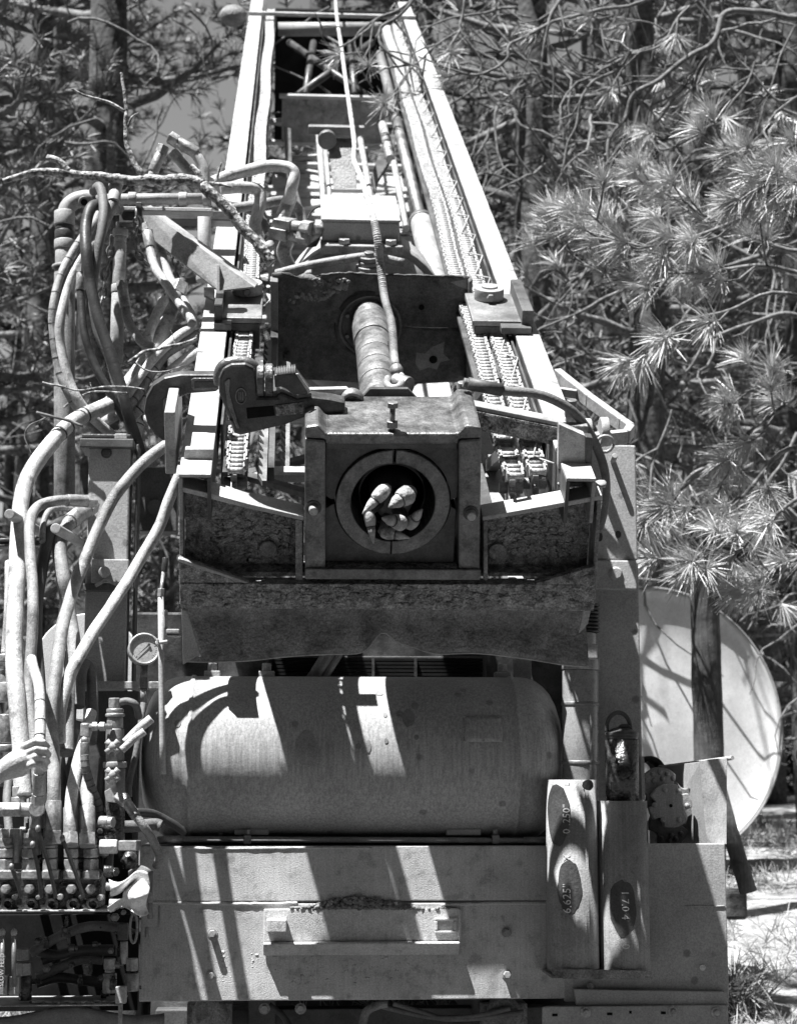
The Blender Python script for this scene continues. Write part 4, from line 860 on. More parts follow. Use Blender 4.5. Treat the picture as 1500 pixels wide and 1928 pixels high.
MB().tube(spline([W(178, 374, 7), W(160, 373, 7), W(140, 379, 7), (W(127, 392, 7)), W(124, 410, 7)], 6), pxm(16, 7), 18).build('elbow', 'paint_pale', man)
MB().cyl(W(159, 380, 6.93), W(159, 380, 6.86), pxm(11, 7), n=16).build('elbow_boss', 'paint_pale', man, bev=.003); MB().cyl(W(159, 381, 6.859), W(159, 381, 6.855), pxm(6.5, 7)).build('boss_bore', 'black', man)
for y0, y1, r, m in ((398, 425, 20, 'paint_grey'), (425, 434, 17.5, 'paint_dark'), (434, 452, 19, 'hose_dark'), (452, 470, 20, 'paint_grey'), (470, 506, 18, 'paint_grey'), (506, 960, 20, 'hose_dusty')):
    MB().cyl(W(122, y0, 7), W(122, y1, 7), pxm(r, 7), n=24).build('riser', m, man, bev=.004)
MB().cyl(W(122, 500, 7), W(122, 505, 7), pxm(24, 7), n=24).build('riser_flange', 'paint_pale', man, bev=.002)
for px in (250, 345, 390): MB().cyl(W(px - 8, 375, 7), W(px + 8, 375, 7), pxm(14, 7), n=18).build('union', 'paint_pale', man, bev=.004)
wb(225, 391, 400, 396, 6.97, 7.03, 'shelf_angle', 'paint_pale', man); wb(225, 396.5, 262, 420, 6.98, 7.03, 'shelf_bracket', 'paint_dark', man); wb(255, 380, 268, 440, 6.95, 6.969, 'shelf_bracket', 'paint_dark', man)
wb(268, 397, 440, 412, 7.85, 7.95, 'rear_beam', 'paint_dark', man)
up = thing('white_riser', 'white upright pipe with threaded unions under the pipe manifold', 'pipe', W(220, 700, 7.05))
for y0, y1, r in ((418, 432, 9), (432, 446, 15), (446, 458, 12), (458, 536, 12.5), (536, 552, 14), (552, 690, 13)):
    MB().cyl(W(228 - (y0 - 418) * .035, y0, 7.05), W(228 - (y1 - 418) * .035, y1, 7.05), pxm(r, 7.05), n=18).build('pipe_section', 'paint_white', up, bev=.004)
up2 = thing('white_riser', 'short white upright pipe just left of the left mast rail', 'pipe', W(386, 560, 7.3))
MB().cyl(W(385, 405, 7.8), W(385, 520, 7.8), pxm(13, 7.8), n=18).build('pipe_section', 'paint_white', up2, bev=.003)
MB().cyl(W(385, 520, 7.8), W(385, 530, 7.8), pxm(16, 7.8), n=18).build('union', 'paint_white', up2, bev=.003)
# three raised hose ends above the manifold
hose('left raised pale hose end standing above the manifold', [(285, 345, 7.1), (291, 320), (300, 290)] and [(283, 348, 7.1), (291, 318, 7.1), (301, 291, 7.1)], 9, 'hose_pale', (0, 1))
hose('middle raised pale hose end standing above the manifold', [(372, 345, 7.2), (356, 322, 7.2), (338, 300, 7.2)], 9, 'hose_pale', (0, 1))
hose('right raised pale hose arching above the manifold', [(388, 360, 7.15), (384, 318, 7.15), (366, 288, 7.15), (338, 270, 7.15)], 10, 'hose_pale', (0, 1))
# feed hoses of the rotary head
hose('pale steel hose bend arching from the left into the upper elbow block', [(400, 345, 7.4), (440, 328, 7.45), (500, 313, 7.5), (535, 313, 7.5), (553, 325, 7.5), (550, 350, 7.5), (540, 385, 7.55), (532, 408, 7.55)], 12, 'hose_pale', (0, 1))
hose('pale hose bend dipping below the elbow blocks', [(412, 357, 7.4), (455, 352, 7.45), (485, 358, 7.5), (490, 385, 7.5), (482, 425, 7.5), (488, 458, 7.5), (500, 468, 7.5), (512, 455, 7.55)], 12, 'hose_pale')
hose('dark hose passing under the elbow blocks', [(430, 395, 7.6), (490, 385, 7.65), (540, 378, 7.7), (565, 395, 7.75), (572, 425, 7.75)], 10, 'hose_dusty')
hose('lower dark hose behind the lichened branch', [(420, 385, 7.6), (460, 392, 7.65), (490, 410, 7.7), (505, 440, 7.7)], 8, 'hose_mid')
hose('short pale hose under the elbow blocks', [(540, 455, 7.6), (535, 475, 7.6), (545, 500, 7.65)], 14, 'hose_pale')
hose('thin black wire arching over the motor lid', [(575, 420, 7.75), (590, 395, 7.75), (625, 383, 7.7), (665, 390, 7.7), (695, 395, 7.7)], 1.8, 'hose_dark', name='wire', cat='wire')
# hanging loops
hose('ribbed outermost hose of the big hanging loop at the left', [(200, 372, 6.9), (180, 415, 6.85), (156, 447, 6.8), (121, 503, 6.75), (101, 570, 6.7), (99, 624, 6.7), (110, 691, 6.7), (131, 745, 6.7), (161, 790, 6.75), (192, 822, 6.8)], 8, 'hose_dusty', rings=[.2 + .055 * i for i in range(13)])
hose('pale second hose of the big hanging loop at the left', [(205, 400, 6.9), (180, 450, 6.85), (157, 478, 6.8), (127, 535, 6.75), (114, 597, 6.7), (115, 651, 6.7), (126, 705, 6.7), (148, 754, 6.7), (178, 790, 6.75), (215, 822, 6.8)], 10, 'hose_pale', (1, 0))
hose('dark long hose hanging from the manifold to the post cap', [(212, 392, 6.9), (176, 388, 6.75), (162, 425, 6.7), (162, 475, 6.65), (169, 529, 6.65), (177, 570, 6.65), (199, 637, 6.65), (221, 705, 6.65), (242, 780, 6.65), (266, 856, 6.7)], 11, 'hose_dark', (1, 0))
hose('pale and dark hose looping over the manifold elbow', [(176, 360, 6.9), (188, 351, 6.8), (196, 375, 6.75), (194, 420, 6.7), (183, 480, 6.68), (175, 556, 6.68), (185, 624, 6.7), (207, 678, 6.7), (226, 745, 6.7), (250, 815, 6.75)], 9.5, 'hose_mid')
hose('black thin hose hugging the long hanging hoses', [(154, 516, 6.72), (153, 556, 6.72), (158, 624, 6.7), (180, 691, 6.7), (207, 740, 6.7), (236, 790, 6.72)], 8, 'hose_dark', (1, 0))
hose('short thick hose end under the manifold with pale cuff', [(218, 352, 6.88), (211, 385, 6.84), (196, 425, 6.84), (185, 455, 6.9)], 11, 'hose_dusty', (1, 0), em='paint_white')
hose('curved hose leaving the union of the white riser', [(232, 548, 7), (240, 595, 6.98), (252, 622, 6.95), (272, 648, 6.9), (290, 655, 6.9)], 9, 'hose_dusty', (1, 0))
hose('pale hose crossing behind the flat arm and bending at the mast rail', [(278, 440, 7.2), (290, 497, 7.15), (318, 543, 7.1), (343, 580, 7.05), (361, 612, 7), (335, 632, 6.95), (300, 665, 6.9), (270, 700, 6.85), (240, 745, 6.8)], 9, 'hose_pale', (1, 0))
hose('second pale hose beside it behind the flat arm', [(297, 450, 7.25), (318, 517, 7.2), (340, 560, 7.15), (362, 600, 7.1), (366, 620, 7.1)], 9, 'hose_pale', (1, 0))
hose('white hose turning down between riser and mast rail', [(310, 565, 7.05), (292, 597, 7), (280, 630, 6.95), (277, 660, 6.9), (270, 700, 6.9)], 10, 'hose_pale')
hose('thick white hose slanting from the mast rail to lower left', [(330, 560, 7.15), (316, 600, 7.1), (298, 638, 7), (262, 700, 6.9), (215, 752, 6.85), (160, 785, 6.8)], 15, 'hose_pale', (1, 0))
hose('taped dusty hose slanting below the thick white hose', [(372, 632, 7), (317, 663, 6.95), (290, 697, 6.9), (262, 738, 6.85), (235, 772, 6.8), (190, 800, 6.8)], 10, 'hose_dusty', rings=(.4, .5, .6, .7))
hose('taped pale hose just left of the hook plate', [(372, 662, 7), (333, 690, 6.95), (300, 725, 6.9), (268, 765, 6.85), (245, 790, 6.85), (250, 815, 6.85)], 11, 'hose_pale', rings=(.3, .45, .55, .65, .8))
hose('short pale hose curving under the hook plate', [(296, 800, 6.75), (275, 790, 6.8), (262, 805, 6.8), (258, 838, 6.8)], 9, 'hose_pale', rings=(.4, .6))
# long runs to the valve bank
hose('thick pale hose sweeping down the far left edge', [(225, 752, 6.75), (143, 788, 6.6), (94, 834, 6.5), (59, 888, 6.4), (41, 947, 6.3), (35, 1023, 6.2), (30, 1104, 6.1), (27, 1211, 6.0), (32, 1300, 5.9), (40, 1400, 5.85), (44, 1500, 5.8)], 16, 'hose_pale', rings=(.08, .13, .16))
hose('grey hose bending out of the post beside the thick pale hose', [(160, 943, 6.4), (108, 943, 6.33), (70, 955, 6.3), (55, 985, 6.2), (59, 1050, 6.1), (63, 1130, 6.0), (58, 1238, 5.95), (56, 1320, 5.9), (66, 1400, 5.85), (72, 1480, 5.8)], 10.5, 'hose_dusty', (1, 0))
hose('thin grey hose under the bend beside the post', [(158, 968, 6.52), (125, 958, 6.45), (95, 962, 6.4), (82, 985, 6.35), (80, 1020, 6.3)], 6, 'hose_dusty')
hose('dark hose dropping behind the left pegs', [(125, 978, 6.45), (95, 1003, 6.35), (80, 1070, 6.3), (68, 1160, 6.2), (72, 1260, 6.1), (80, 1360, 6)], 12, 'hose_dark')
hose('ribbed pale hose bulging left of the post', [(158, 960, 6.5), (125, 990, 6.4), (112, 1030, 6.35), (120, 1090, 6.3), (130, 1150, 6.3), (140, 1230, 6.2), (128, 1320, 6.1), (126, 1420, 6.0)], 14, 'hose_dusty', (1, 0))
hose('diagonal hose crossing the left post from upper right, dark at its top', [(322, 832, 6.5), (275, 866, 6.46), (237, 907, 6.42), (207, 950, 6.4), (167, 1039, 6.34), (135, 1117, 6.2), (113, 1211, 6.0), (102, 1300, 5.9), (98, 1400, 5.85), (102, 1480, 5.8), (100, 1560, 5.78)], 12, 'hose_dusty', (0, 1))
hose('pale diagonal hose from the mast foot across the left post', [(345, 880, 6.45), (320, 940, 6.45), (297, 996, 6.44), (243, 1090, 6.36), (189, 1171, 6.16), (148, 1238, 5.98), (127, 1285, 5.94), (114, 1340, 5.91), (112, 1400, 5.9)], 11.5, 'hose_pale')
hose('dark hose arching low beside the left post', [(148, 1330, 6.1), (152, 1270, 6.15), (162, 1252, 6.2), (173, 1275, 6.2), (175, 1330, 6.15), (170, 1400, 6.1)], 11, 'hose_mid')
hose('black vertical hose in the middle of the left bundle', [(130, 1230, 6.25), (133, 1330, 6.15), (128, 1420, 6.1), (126, 1520, 6.0)], 11, 'hose_mid')
hose('grey hose with pale cuff second from right at the valve bank', [(172, 1340, 6.05), (158, 1400, 5.95), (143, 1450, 5.88), (134, 1510, 5.8), (132, 1566, 5.76)], 11.5, 'hose_pale', (0, 1))
hose('pale bulging hose at the right end of the valve bank', [(150, 1440, 5.95), (160, 1470, 5.88), (166, 1510, 5.8), (166, 1566, 5.76)], 12, 'hose_dusty', (0, 1))
hose('hose held by the hand at the left edge', [(60, 1240, 5.95), (74, 1300, 5.7), (76, 1360, 5.6), (74, 1420, 5.55), (74, 1490, 5.6)], 10, 'hose_pale', (0, 1), rings=(.35, .5, .62))
hose('slim pale hose stub behind the held hose', [(54, 1300, 5.95), (58, 1340, 5.9), (62, 1400, 5.88)], 6, 'hose_pale')
hose('grey pipe stub at the left edge under the clamp', [(24, 1058, 6.35), (20, 1140, 6.3), (16, 1232, 6.3)], 13, 'hose_pale')
st = thing('pipe_clamp', 'stack of pipe clamps and union fittings at the left picture edge', 'fitting', W(12, 1400, 6.25))
for (y0, y1, r) in ((1016, 1023, 24), (1026, 1032, 22), (1232, 1248, 20), (1262, 1285, 11), (1285, 1322, 17), (1345, 1400, 20), (1402, 1416, 23)):
    MB().cyl(W(12, y0, 6.25), W(12, y1, 6.25), pxm(r, 6.25), n=20).build('clamp_ring', 'fitting' if y0 > 1050 else 'paint_dark', st, bev=.004)
# pale drum end behind the hoses
dr = thing('drum_end', 'pale round drum end half hidden behind the left hoses', 'drum', W(160, 1330, 7.6))
c = W(165, 1255, 7.6); MB().lathe(c, (0, 1, 0), [(0, pxm(98, 7.6)), (.01, pxm(100, 7.6)), (.25, pxm(100, 7.6))], 48).build('end_disc', 'dish_white', dr)
# loose chains
def loosechain(label, pts, Y, r):
    P = spline(wl(pts, Y), 10); t = thing('hanging_chain', label, 'chain', P[-1], 'loose chains at the left'); i = 0; acc = 0; last = P[0]; k = 0
    me = None
    for a, b_ in zip(P, P[1:]):
        acc += (b_ - a).length
        if acc > r * 2.9:
            acc = 0; d = (b_ - a).normalized(); s = d.cross(Vector((0, 1, 0) if k % 2 else (1, .2, 0))).normalized()
            MB().tube([a + d * (r * 2.1 * math.cos(q)) + s * (r * 1.15 * math.sin(q)) for q in np.linspace(0, 2 * math.pi, 11)], r * .42, 5, False).build('chain_link', 'steel_dull', t); k += 1
loosechain('loose chain dangling left of the white riser', [(210, 440), (208, 480), (198, 520), (195, 550), (188, 580)], 6.95, .013)
loosechain('loose chain dangling in front of the flat arm end', [(256, 392), (258, 430), (254, 455), (262, 480), (277, 497)], 6.92, .011)
loosechain('loose dark chain near the left mast rail', [(333, 430), (336, 460), (330, 500), (332, 540)], 7.3, .012)

# ================================================================== VALVE BANK
vb = thing('valve_bank', 'greasy hydraulic valve bank with levers and hex fittings at the lower left', 'valve bank', W(90, 1720, 5.8))
YV = 5.75
MB().box(W(-60, 1712, YV + .02), W(192, 1640, YV + .02) + Vector((0, .14, 0))).build('valve_body', 'greasy', vb, bev=.006)
XS = (-28, 12, 56, 95, 135, 172)
LV = [None, ((22, 1632), (40, 1690)), ((62, 1590), (78, 1690)), ((72, 1560), (106, 1690)), ((118, 1578), (158, 1690)), None]
for i, x in enumerate(XS):
    MB().box(W(x - 16, 1656, YV), W(x + 16, 1638, YV) + Vector((0, .07, 0))).build('port_block', 'fitting', vb, bev=.005)
    MB().hexa(W(x, 1640, YV + .03), W(x, 1617, YV + .03), pxm(15, YV)).build('port_fitting', 'fitting', vb, bev=.003)
    MB().hexa(W(x, 1615, YV + .03), W(x, 1597, YV + .03), pxm(15.5, YV)).build('port_nut', 'fitting', vb, bev=.004)
    MB().lathe(W(x, 1596, YV + .03), (0, 0, 1), [(0, pxm(13, YV)), (.006, pxm(14, YV)), (.012, pxm(10, YV)), (.018, pxm(12, YV)), (.03, pxm(11, YV))], 14).build('port_collar', 'fitting', vb)
    p = W(x, 1674, YV); MB().hexa(p + Vector((0, .03, 0)), p + Vector((0, -.016 - .006 * (i % 2), 0)), pxm(9.5, YV)).build('spool_cap', 'steel_dull', vb, bev=.003); q_ = MB(); [q_.cyl(p + Vector((0, -.016 - .004 * k_, 0)), p + Vector((0, -.0185 - .004 * k_, 0)), pxm(6.4 if k_ % 2 else 5.4, YV), n=12) for k_ in range(5)]; q_.build('spool_thread', 'fitting', vb)
    MB().cyl(W(x + 20, 1688, YV), W(x + 20, 1688, YV) + Vector((0, -.03 - .012 * (i % 3), 0)), pxm(4.5 + 1.5 * (i % 2), YV), n=8, smooth=False).build('pivot_pin', ('fitting', 'greasy', 'steel_dull')[i % 3], vb, bev=.003)
    c = W(x + 3, 1703, YV - .005); MB().lathe(c, (0, 1, 0), [(0, pxm(12, YV)), (0, pxm(7, YV)), (.03, pxm(7, YV)), (.03, pxm(12, YV)), (0, pxm(12, YV))], 18, caps=False).build('lever_boss', 'greasy', vb)
    if LV[i]:
        (a, b_), (c_, d_) = LV[i]; P = [W(c_, d_, YV - .04), W((a + c_) / 2 + 4, (b_ + d_) / 2 + 8, YV - .07), W(a, b_, YV - .14)]
        l = MB().tube(spline(P, 5), pxm(3.6, YV), 8).build('lever', 'steel_dark', vb); MB().ball(W(a, b_, YV - .14), pxm(5, YV), 10, (1, 1, 1.3)).build('lever_knob', 'steel_dull', l)
MB().box(W(-80, 1718, YV - .03), W(215, 1713, YV - .03) + Vector((0, .22, 0))).build('shelf', 'paint_pale', vb, bev=.002)
# clutter of small fittings and dark hoses round the bank
cl = random.Random(3)
for i in range(44):
    x = cl.uniform(-10, 262); y = cl.uniform(1545, 1640) if x < 190 else cl.uniform(1560, 1735); p = W(x, y, YV + cl.uniform(.04, .14)); dr_ = cl.choice(((0, -1, 0), (0, -1, 0), (1, 0, 0), (0, 0, 1))); l = cl.uniform(.015, .04); r = cl.uniform(.007, .016); q = MB()
    (q.hexa if cl.random() < .6 else q.cyl)(p, p + Vector(dr_) * l, r); q.cyl(p + Vector(dr_) * l, p + Vector(dr_) * (l + .012), r * .6, n=8); q.build('small_fitting', cl.choice(('fitting', 'steel_dull', 'greasy', 'greasy')), vb, bev=.0015)
for i, x in enumerate((16, 52, 84, 116, 150, 186, 205)):
    MB().tube(spline([W(x + 8, 1430, YV + .35), W(x - 2 + 5 * (i % 2), 1500, YV + .25), W(x + 2, 1570, YV + .18), W(x, 1640, YV + .12)], 5), pxm(8.5, YV), 10).build('rear_hose', 'hose_dark' if i % 2 else 'hose_mid', vb)
# side fittings right of the bank
for (x, y, r, l, m) in ((200, 1668, 9, 30, 'fitting'), (206, 1702, 10, 26, 'fitting'), (196, 1640, 12, 24, 'greasy'), (243, 1690, 9, 24, 'greasy')):
    p = W(x, y, YV); MB().cyl(p, W(x + l * .7, y, YV), pxm(r, YV)).build('end_fitting', m, vb, bev=.003); MB().hexa(W(x + l * .5, y, YV), W(x + l, y + 2, YV - .02), pxm(r * .7, YV)).build('end_nut', m, vb, bev=.002)
for (x, y0, y1, r, hx) in ((200, 1574, 1600, 14, 0), (195, 1600, 1612, 11, 1), (36, 1480, 1500, 13, 1), (36, 1500, 1512, 14, 0), (70, 1500, 1520, 16, 1), (70, 1520, 1560, 14, 0), (30, 1560, 1625, 12, 0), (6, 1560, 1600, 12, 1), (66, 1560, 1610, 12, 0), (6, 1610, 1640, 12, 1)):
    q = MB(); (q.hexa if hx else q.cyl)(W(x, y1, YV + .05), W(x, y0, YV + .05), pxm(r, YV)); q.build('stack_fitting', 'fitting', vb, bev=.003)
MB().cyl(W(-10, 1524, YV), W(62, 1524, YV), pxm(13, YV), n=18).build('tee_pipe', 'fitting', vb, bev=.004); MB().hexa(W(5, 1524, YV - .01), W(40, 1524, YV - .01), pxm(15, YV)).build('tee_nut', 'fitting', vb, bev=.004)
MB().cyl(W(70, 1523, YV - .06), W(70, 1523, YV + .05), pxm(15, YV), n=20).build('tee_cap', 'fitting', vb, bev=.003)
MB().bar(W(228, 1592, YV), W(262, 1592, YV - .02), .04, .032).build('square_elbow', 'fitting', vb, bev=.003); MB().hexa(W(188, 1594, YV), W(222, 1594, YV), pxm(15, YV)).build('elbow_nut', 'fitting', vb, bev=.004)
MB().ball(W(243, 1620, YV + .05), pxm(17, YV), 10, jit=.2).build('elbow_boss', 'greasy', vb)
# needle valve column
nv = thing('needle_valves', 'column of needle valves with two cross shaped handwheels beside the hoses', 'valve', W(218, 1580, 5.85))
YN = 5.85
for (y0, y1, r, m) in ((1372, 1350, 15, 'fitting'), (1350, 1343, 18, 'fitting'), (1343, 1334, 16, 'fitting'), (1434, 1372, 17, 'steel_dull'), (1446, 1434, 22, 'paint_pale'), (1500, 1446, 19, 'steel_dull'), (1590, 1500, 18, 'greasy')):
    MB().cyl(W(217, y0, YN), W(217, y1, YN), pxm(r, YN), n=18).build('valve_body', m, nv, bev=.004)
MB().hexa(W(216, 1334, YN), W(216, 1314, YN), pxm(12, YN)).build('top_elbow', 'fitting', nv, bev=.004); MB().tube(spline([W(220, 1324, YN), W(240, 1320, YN), W(256, 1328, YN), W(262, 1350, YN + .05)], 5), pxm(7, YN)).build('top_tube', 'hose_mid', nv)
MB().cyl(W(160, 1368, YN - .04), W(212, 1368, YN - .04), pxm(5.5, YN)).build('side_tube', 'fitting', nv)
for x in (179, 193): MB().hexa(W(x - 5, 1368, YN - .04), W(x + 5, 1368, YN - .04), pxm(9.5, YN)).build('side_nut', 'fitting', nv, bev=.002)
MB().box(W(151, 1388, YN - .05), W(169, 1361, YN - .05) + Vector((0, .04, 0))).build('side_elbow', 'fitting', nv, bev=.005)
MB().cyl(W(160, 1388, YN - .04), W(160, 1398, YN - .04), pxm(7, YN)).build('side_neck', 'fitting', nv); MB().cyl(W(160, 1398, YN - .04), W(160, 1424, YN - .04), pxm(8.5, YN)).build('side_ferrule', 'steel_dull', nv, bev=.002)
for y in (1406, 1459):
    c = W(212, y, YN - .14); h = MB()
    for a in (45, 135, 225, 315):
        d = Vector((math.cos(R(a)), 0, math.sin(R(a)))); h.tube([c, c + d * pxm(8, YN), c + d * pxm(15, YN)], [pxm(6, YN), pxm(5, YN), pxm(5.6, YN)], 10)
    h.ball(c, pxm(9, YN), 12, (1, .8, 1)); h.build('handwheel', 'paint_grey', nv); MB().cyl(c, c + Vector((0, .12, 0)), .008).build('valve_stem', 'steel', nv)
MB().hexa(W(222, 1500, YN - .05), W(240, 1512, YN - .08), pxm(11, YN)).build('lower_nut', 'fitting', nv, bev=.003); MB().prism([W(197, 1490, YN - .06), W(207, 1484, YN - .06), W(222, 1512, YN - .06), W(200, 1510, YN - .06)], (0, .03, 0)).build('lower_bracket', 'paint_pale', nv, bev=.002)
MB().lathe(W(190, 1548, YN - .06), (.9, -.4, 0), [(0, .02), (.03, .02), (.03, .017), (.045, .017), (.045, .012)], 14).build('bleed_port', 'fitting', nv, bev=.002)
hose('ribbed dark hose falling from the side elbow of the needle valves', [(160, 1422, 5.8), (163, 1450, 5.8), (172, 1480, 5.82), (184, 1510, 5.84), (193, 1540, 5.86)], 8, 'hose_mid', rings=[.1 * i for i in range(1, 10)])
hose('pale hose curving from the lower needle valve over the bumper corner', [(240, 1512, 5.78), (256, 1535, 5.76), (275, 1560, 5.76), (292, 1590, 5.8), (300, 1612, 5.85), (294, 1630, 5.9)], 8, 'hose_dusty', (1, 0))
hose('dark hose lying along the left top of the bumper', [(255, 1530, 6.0), (290, 1532, 6.05), (325, 1550, 6.08), (350, 1568, 6.1)], 8, 'hose_dark')
hose('second dark hose lying at the tank corner', [(215, 1556, 5.95), (250, 1556, 5.98), (290, 1552, 6.02), (302, 1556, 6.02)], 11, 'hose_mid')
hose('thin grey hose from the gauge down to the valves', [(271, 1322, 5.97), (268, 1350, 5.95), (262, 1390, 5.93), (254, 1430, 5.92), (245, 1470, 5.9), (244, 1500, 5.9)], 6, 'hose_mid')
hose('upper pale padded lever grip beside the needle valves', [(236, 1398, 5.7), (262, 1372, 5.7), (286, 1353, 5.7)], 8.5, 'hose_pale', name='lever_grip', cat='lever')
hose('lower pale padded lever grip beside the needle valves', [(230, 1412, 5.68), (254, 1390, 5.68), (272, 1377, 5.68)], 7, 'hose_pale', name='lever_grip', cat='lever')
# lower shelf of the bank
lb = thing('lower_valves', 'greasy lower shelf with ball valves and levers at the bottom left corner', 'valve bank', W(120, 1894, 5.85))
YL = 5.85
MB().box(W(-80, 1896, YL - .06), W(228, 1891, YL - .06) + Vector((0, .25, 0))).build('shelf', 'paint_pale', lb, bev=.002)
MB().box(W(-80, 1905, YL + .22), W(262, 1722, YL + .22) + Vector((0, .03, 0))).build('shade_panel', 'black', lb)  # black sheet stands in for deep shade behind the lower valves
for i in range(26):
    x = cl.uniform(60, 255); y = cl.uniform(1740, 1880); p = W(x, y, YL + cl.uniform(-.02, .1)); l = cl.uniform(.015, .035); r = cl.uniform(.006, .013); q = MB(); dr_ = cl.choice(((0, -1, 0), (1, 0, 0), (0, 0, 1)))
    (q.hexa if cl.random() < .6 else q.cyl)(p, p + Vector(dr_) * l, r); q.cyl(p + Vector(dr_) * l, p + Vector(dr_) * (l + .01), r * .6, n=8); q.build('small_fitting', cl.choice(('steel_dull', 'greasy', 'greasy')), lb, bev=.0015)
for (x, y0, y1, r, hx, m) in ((207, 1825, 1804, 12, 1, 'fitting'), (207, 1832, 1825, 9, 0, 'fitting'), (207, 1870, 1832, 13, 0, 'fitting'), (249, 1828, 1804, 12, 1, 'fitting'), (249, 1866, 1832, 13, 0, 'fitting'), (232, 1770, 1738, 11, 1, 'paint_dark'), (234, 1815, 1772, 7, 0, 'fitting'), (46, 1836, 1812, 15, 1, 'fitting'), (44, 1808, 1786, 13, 1, 'steel_dull'), (48, 1884, 1838, 12, 0, 'greasy')):
    q = MB(); (q.hexa if hx else q.cyl)(W(x, y0, YL), W(x, y1, YL), pxm(r, YL)); q.build('ball_valve', m, lb, bev=.003)
for i, (x, y0, y1) in enumerate(((5, 1858, 1760), (27, 1858, 1760))):
    l = MB().cyl(W(x, y0, YL - .1), W(x, y1, YL - .1), pxm(4.2, YL)).build('lever', 'steel_dull', lb); MB().ball(W(x, y1 - 4, YL - .1), pxm(6, YL), 10, (1, 1, 1.3)).build('lever_knob', 'paint_white', l)
    MB().box(W(x - 10, 1874, YL - .09), W(x + 10, 1838, YL - .09) + Vector((0, .04, 0))).build('lever_block', 'fitting', lb, bev=.003)
vs, fs = textmesh('SLOW FEED', pxm(11, YL)); o = W(4, 1826, YL - .112)
MB().add([o + Vector((-v.y, 0, v.x)) for v in vs], fs).build('lever_name', 'chalk', lb)
MB().box(W(-4, 1850, YL - .1095), W(11, 1800, YL - .1095) + Vector((0, .004, 0))).build('name_plate', 'stain', lb, bev=.001)
b = MB(); c = W(252, 1748, YL - .05); b.tube([c + Vector((pxm(6.5, YL) * math.cos(a), 0, pxm(26, YL) * math.sin(a))) for a in np.linspace(0, 2 * math.pi, 20)], pxm(2.4, YL), 8); b.build('tee_handle', 'paint_pale', lb); MB().bar(c - Vector((0, 0, .03)), c + Vector((0, 0, .03)), .01, .006).build('handle_core', 'steel_dull', lb)
MB().box(W(217, 1890, YL - .09), W(238, 1858, YL - .09) + Vector((0, .035, 0))).build('hasp_head', 'paint_grey', lb, bev=.003); MB().box(W(222, 1940, YL - .085), W(231, 1890, YL - .085) + Vector((0, .012, 0))).build('hasp_shank', 'paint_pale', lb, bev=.002)
for (x, y0, y1, r) in ((283, 1640, 1700, 6), (283, 1700, 1730, 5), (300, 1705, 1745, 2.4), (277, 1745, 1765, 4)): MB().cyl(W(x, y0, YL), W(x, y1, YL), pxm(r, YL)).build('drain_pipe', 'steel_dull', lb, bev=.002)
for i, pts in enumerate((((60, 1795), (110, 1765), (170, 1745), (230, 1748)), ((72, 1792), (110, 1798), (150, 1790), (215, 1788)), ((80, 1808), (120, 1795), (160, 1792), (220, 1790)), ((70, 1840), (120, 1818), (160, 1806), (195, 1808)), ((70, 1850), (110, 1840), (150, 1845), (200, 1850)))):
    hose(('topmost', 'second', 'third', 'fourth', 'lowest')[i] + ' dark hose bowed across the lower valve shelf', pts, 9, 'hose_mid' if i in (0, 3) else 'hose_dark', Y=YL + .08 + .01 * i)
b = MB()
for i in range(140): b.ball(W(random.uniform(60, 225), 1889 - 3 * random.random(), YL - .05 + .1 * random.random()), .004 + .005 * random.random(), 5, (1.4, 1, .6), .8)
b.build('grit', 'chain_dusty', label='pale grit and shavings along the lower valve shelf', cat='grit', kind='stuff')
fe = MB(); fe.grid(lambda s, t: W(-60 + 370 * s, 1902 + 8 * math.sin(s * 9) + 20 * abs(s - .45) ** 1.2 * (1 if s < .45 else .2) + 40 * t, YL + .02 + .05 * t), 30, 3)
fe.build('mud_flap', 'hose_mid', label='curved rubber mudguard edge below the lower valve shelf', cat='mudguard', solid=.012)
wb(-60, 1480, 250, 1890, 6.54, 6.57, 'shade_backing', 'black', truck)  # black sheet added as the deep shade behind the controls
# rag
b = MB()
def ragf(s, t):
    px = 205 + 74 * s + 4 * math.sin(t * 7); py = 1655 + 62 * t + 9 * math.sin(s * 6 + t * 3) - 10 * s * (1 - t)
    return W(px, py, 5.64 - .035 * math.sin(s * 7 + t * 4) - .02 * math.sin(t * 11 + s * 2))
rg_ = []
b.grid(ragf, 26, 22)
b.f = [f for f in b.f if not ((f[0] % 27) / 26 < .4 and .35 < (f[0] // 27) / 22 < .7)]; b.s = [True] * len(b.f)
b.build('rag', 'rag_white', label='crumpled white rag stuffed beside the valve bank', cat='rag', solid=.003, sub=1)
pp = MB(); pp.grid(lambda s, t: W(242 + 44 * s, 1640 + 42 * t - 10 * math.sin(s * 3), 5.72 + .03 * math.sin(s * 5 + t * 3)), 10, 10); pp.build('rag', 'hose_mid', label='grey oily cloth wedged behind the white rag', cat='rag', solid=.004)

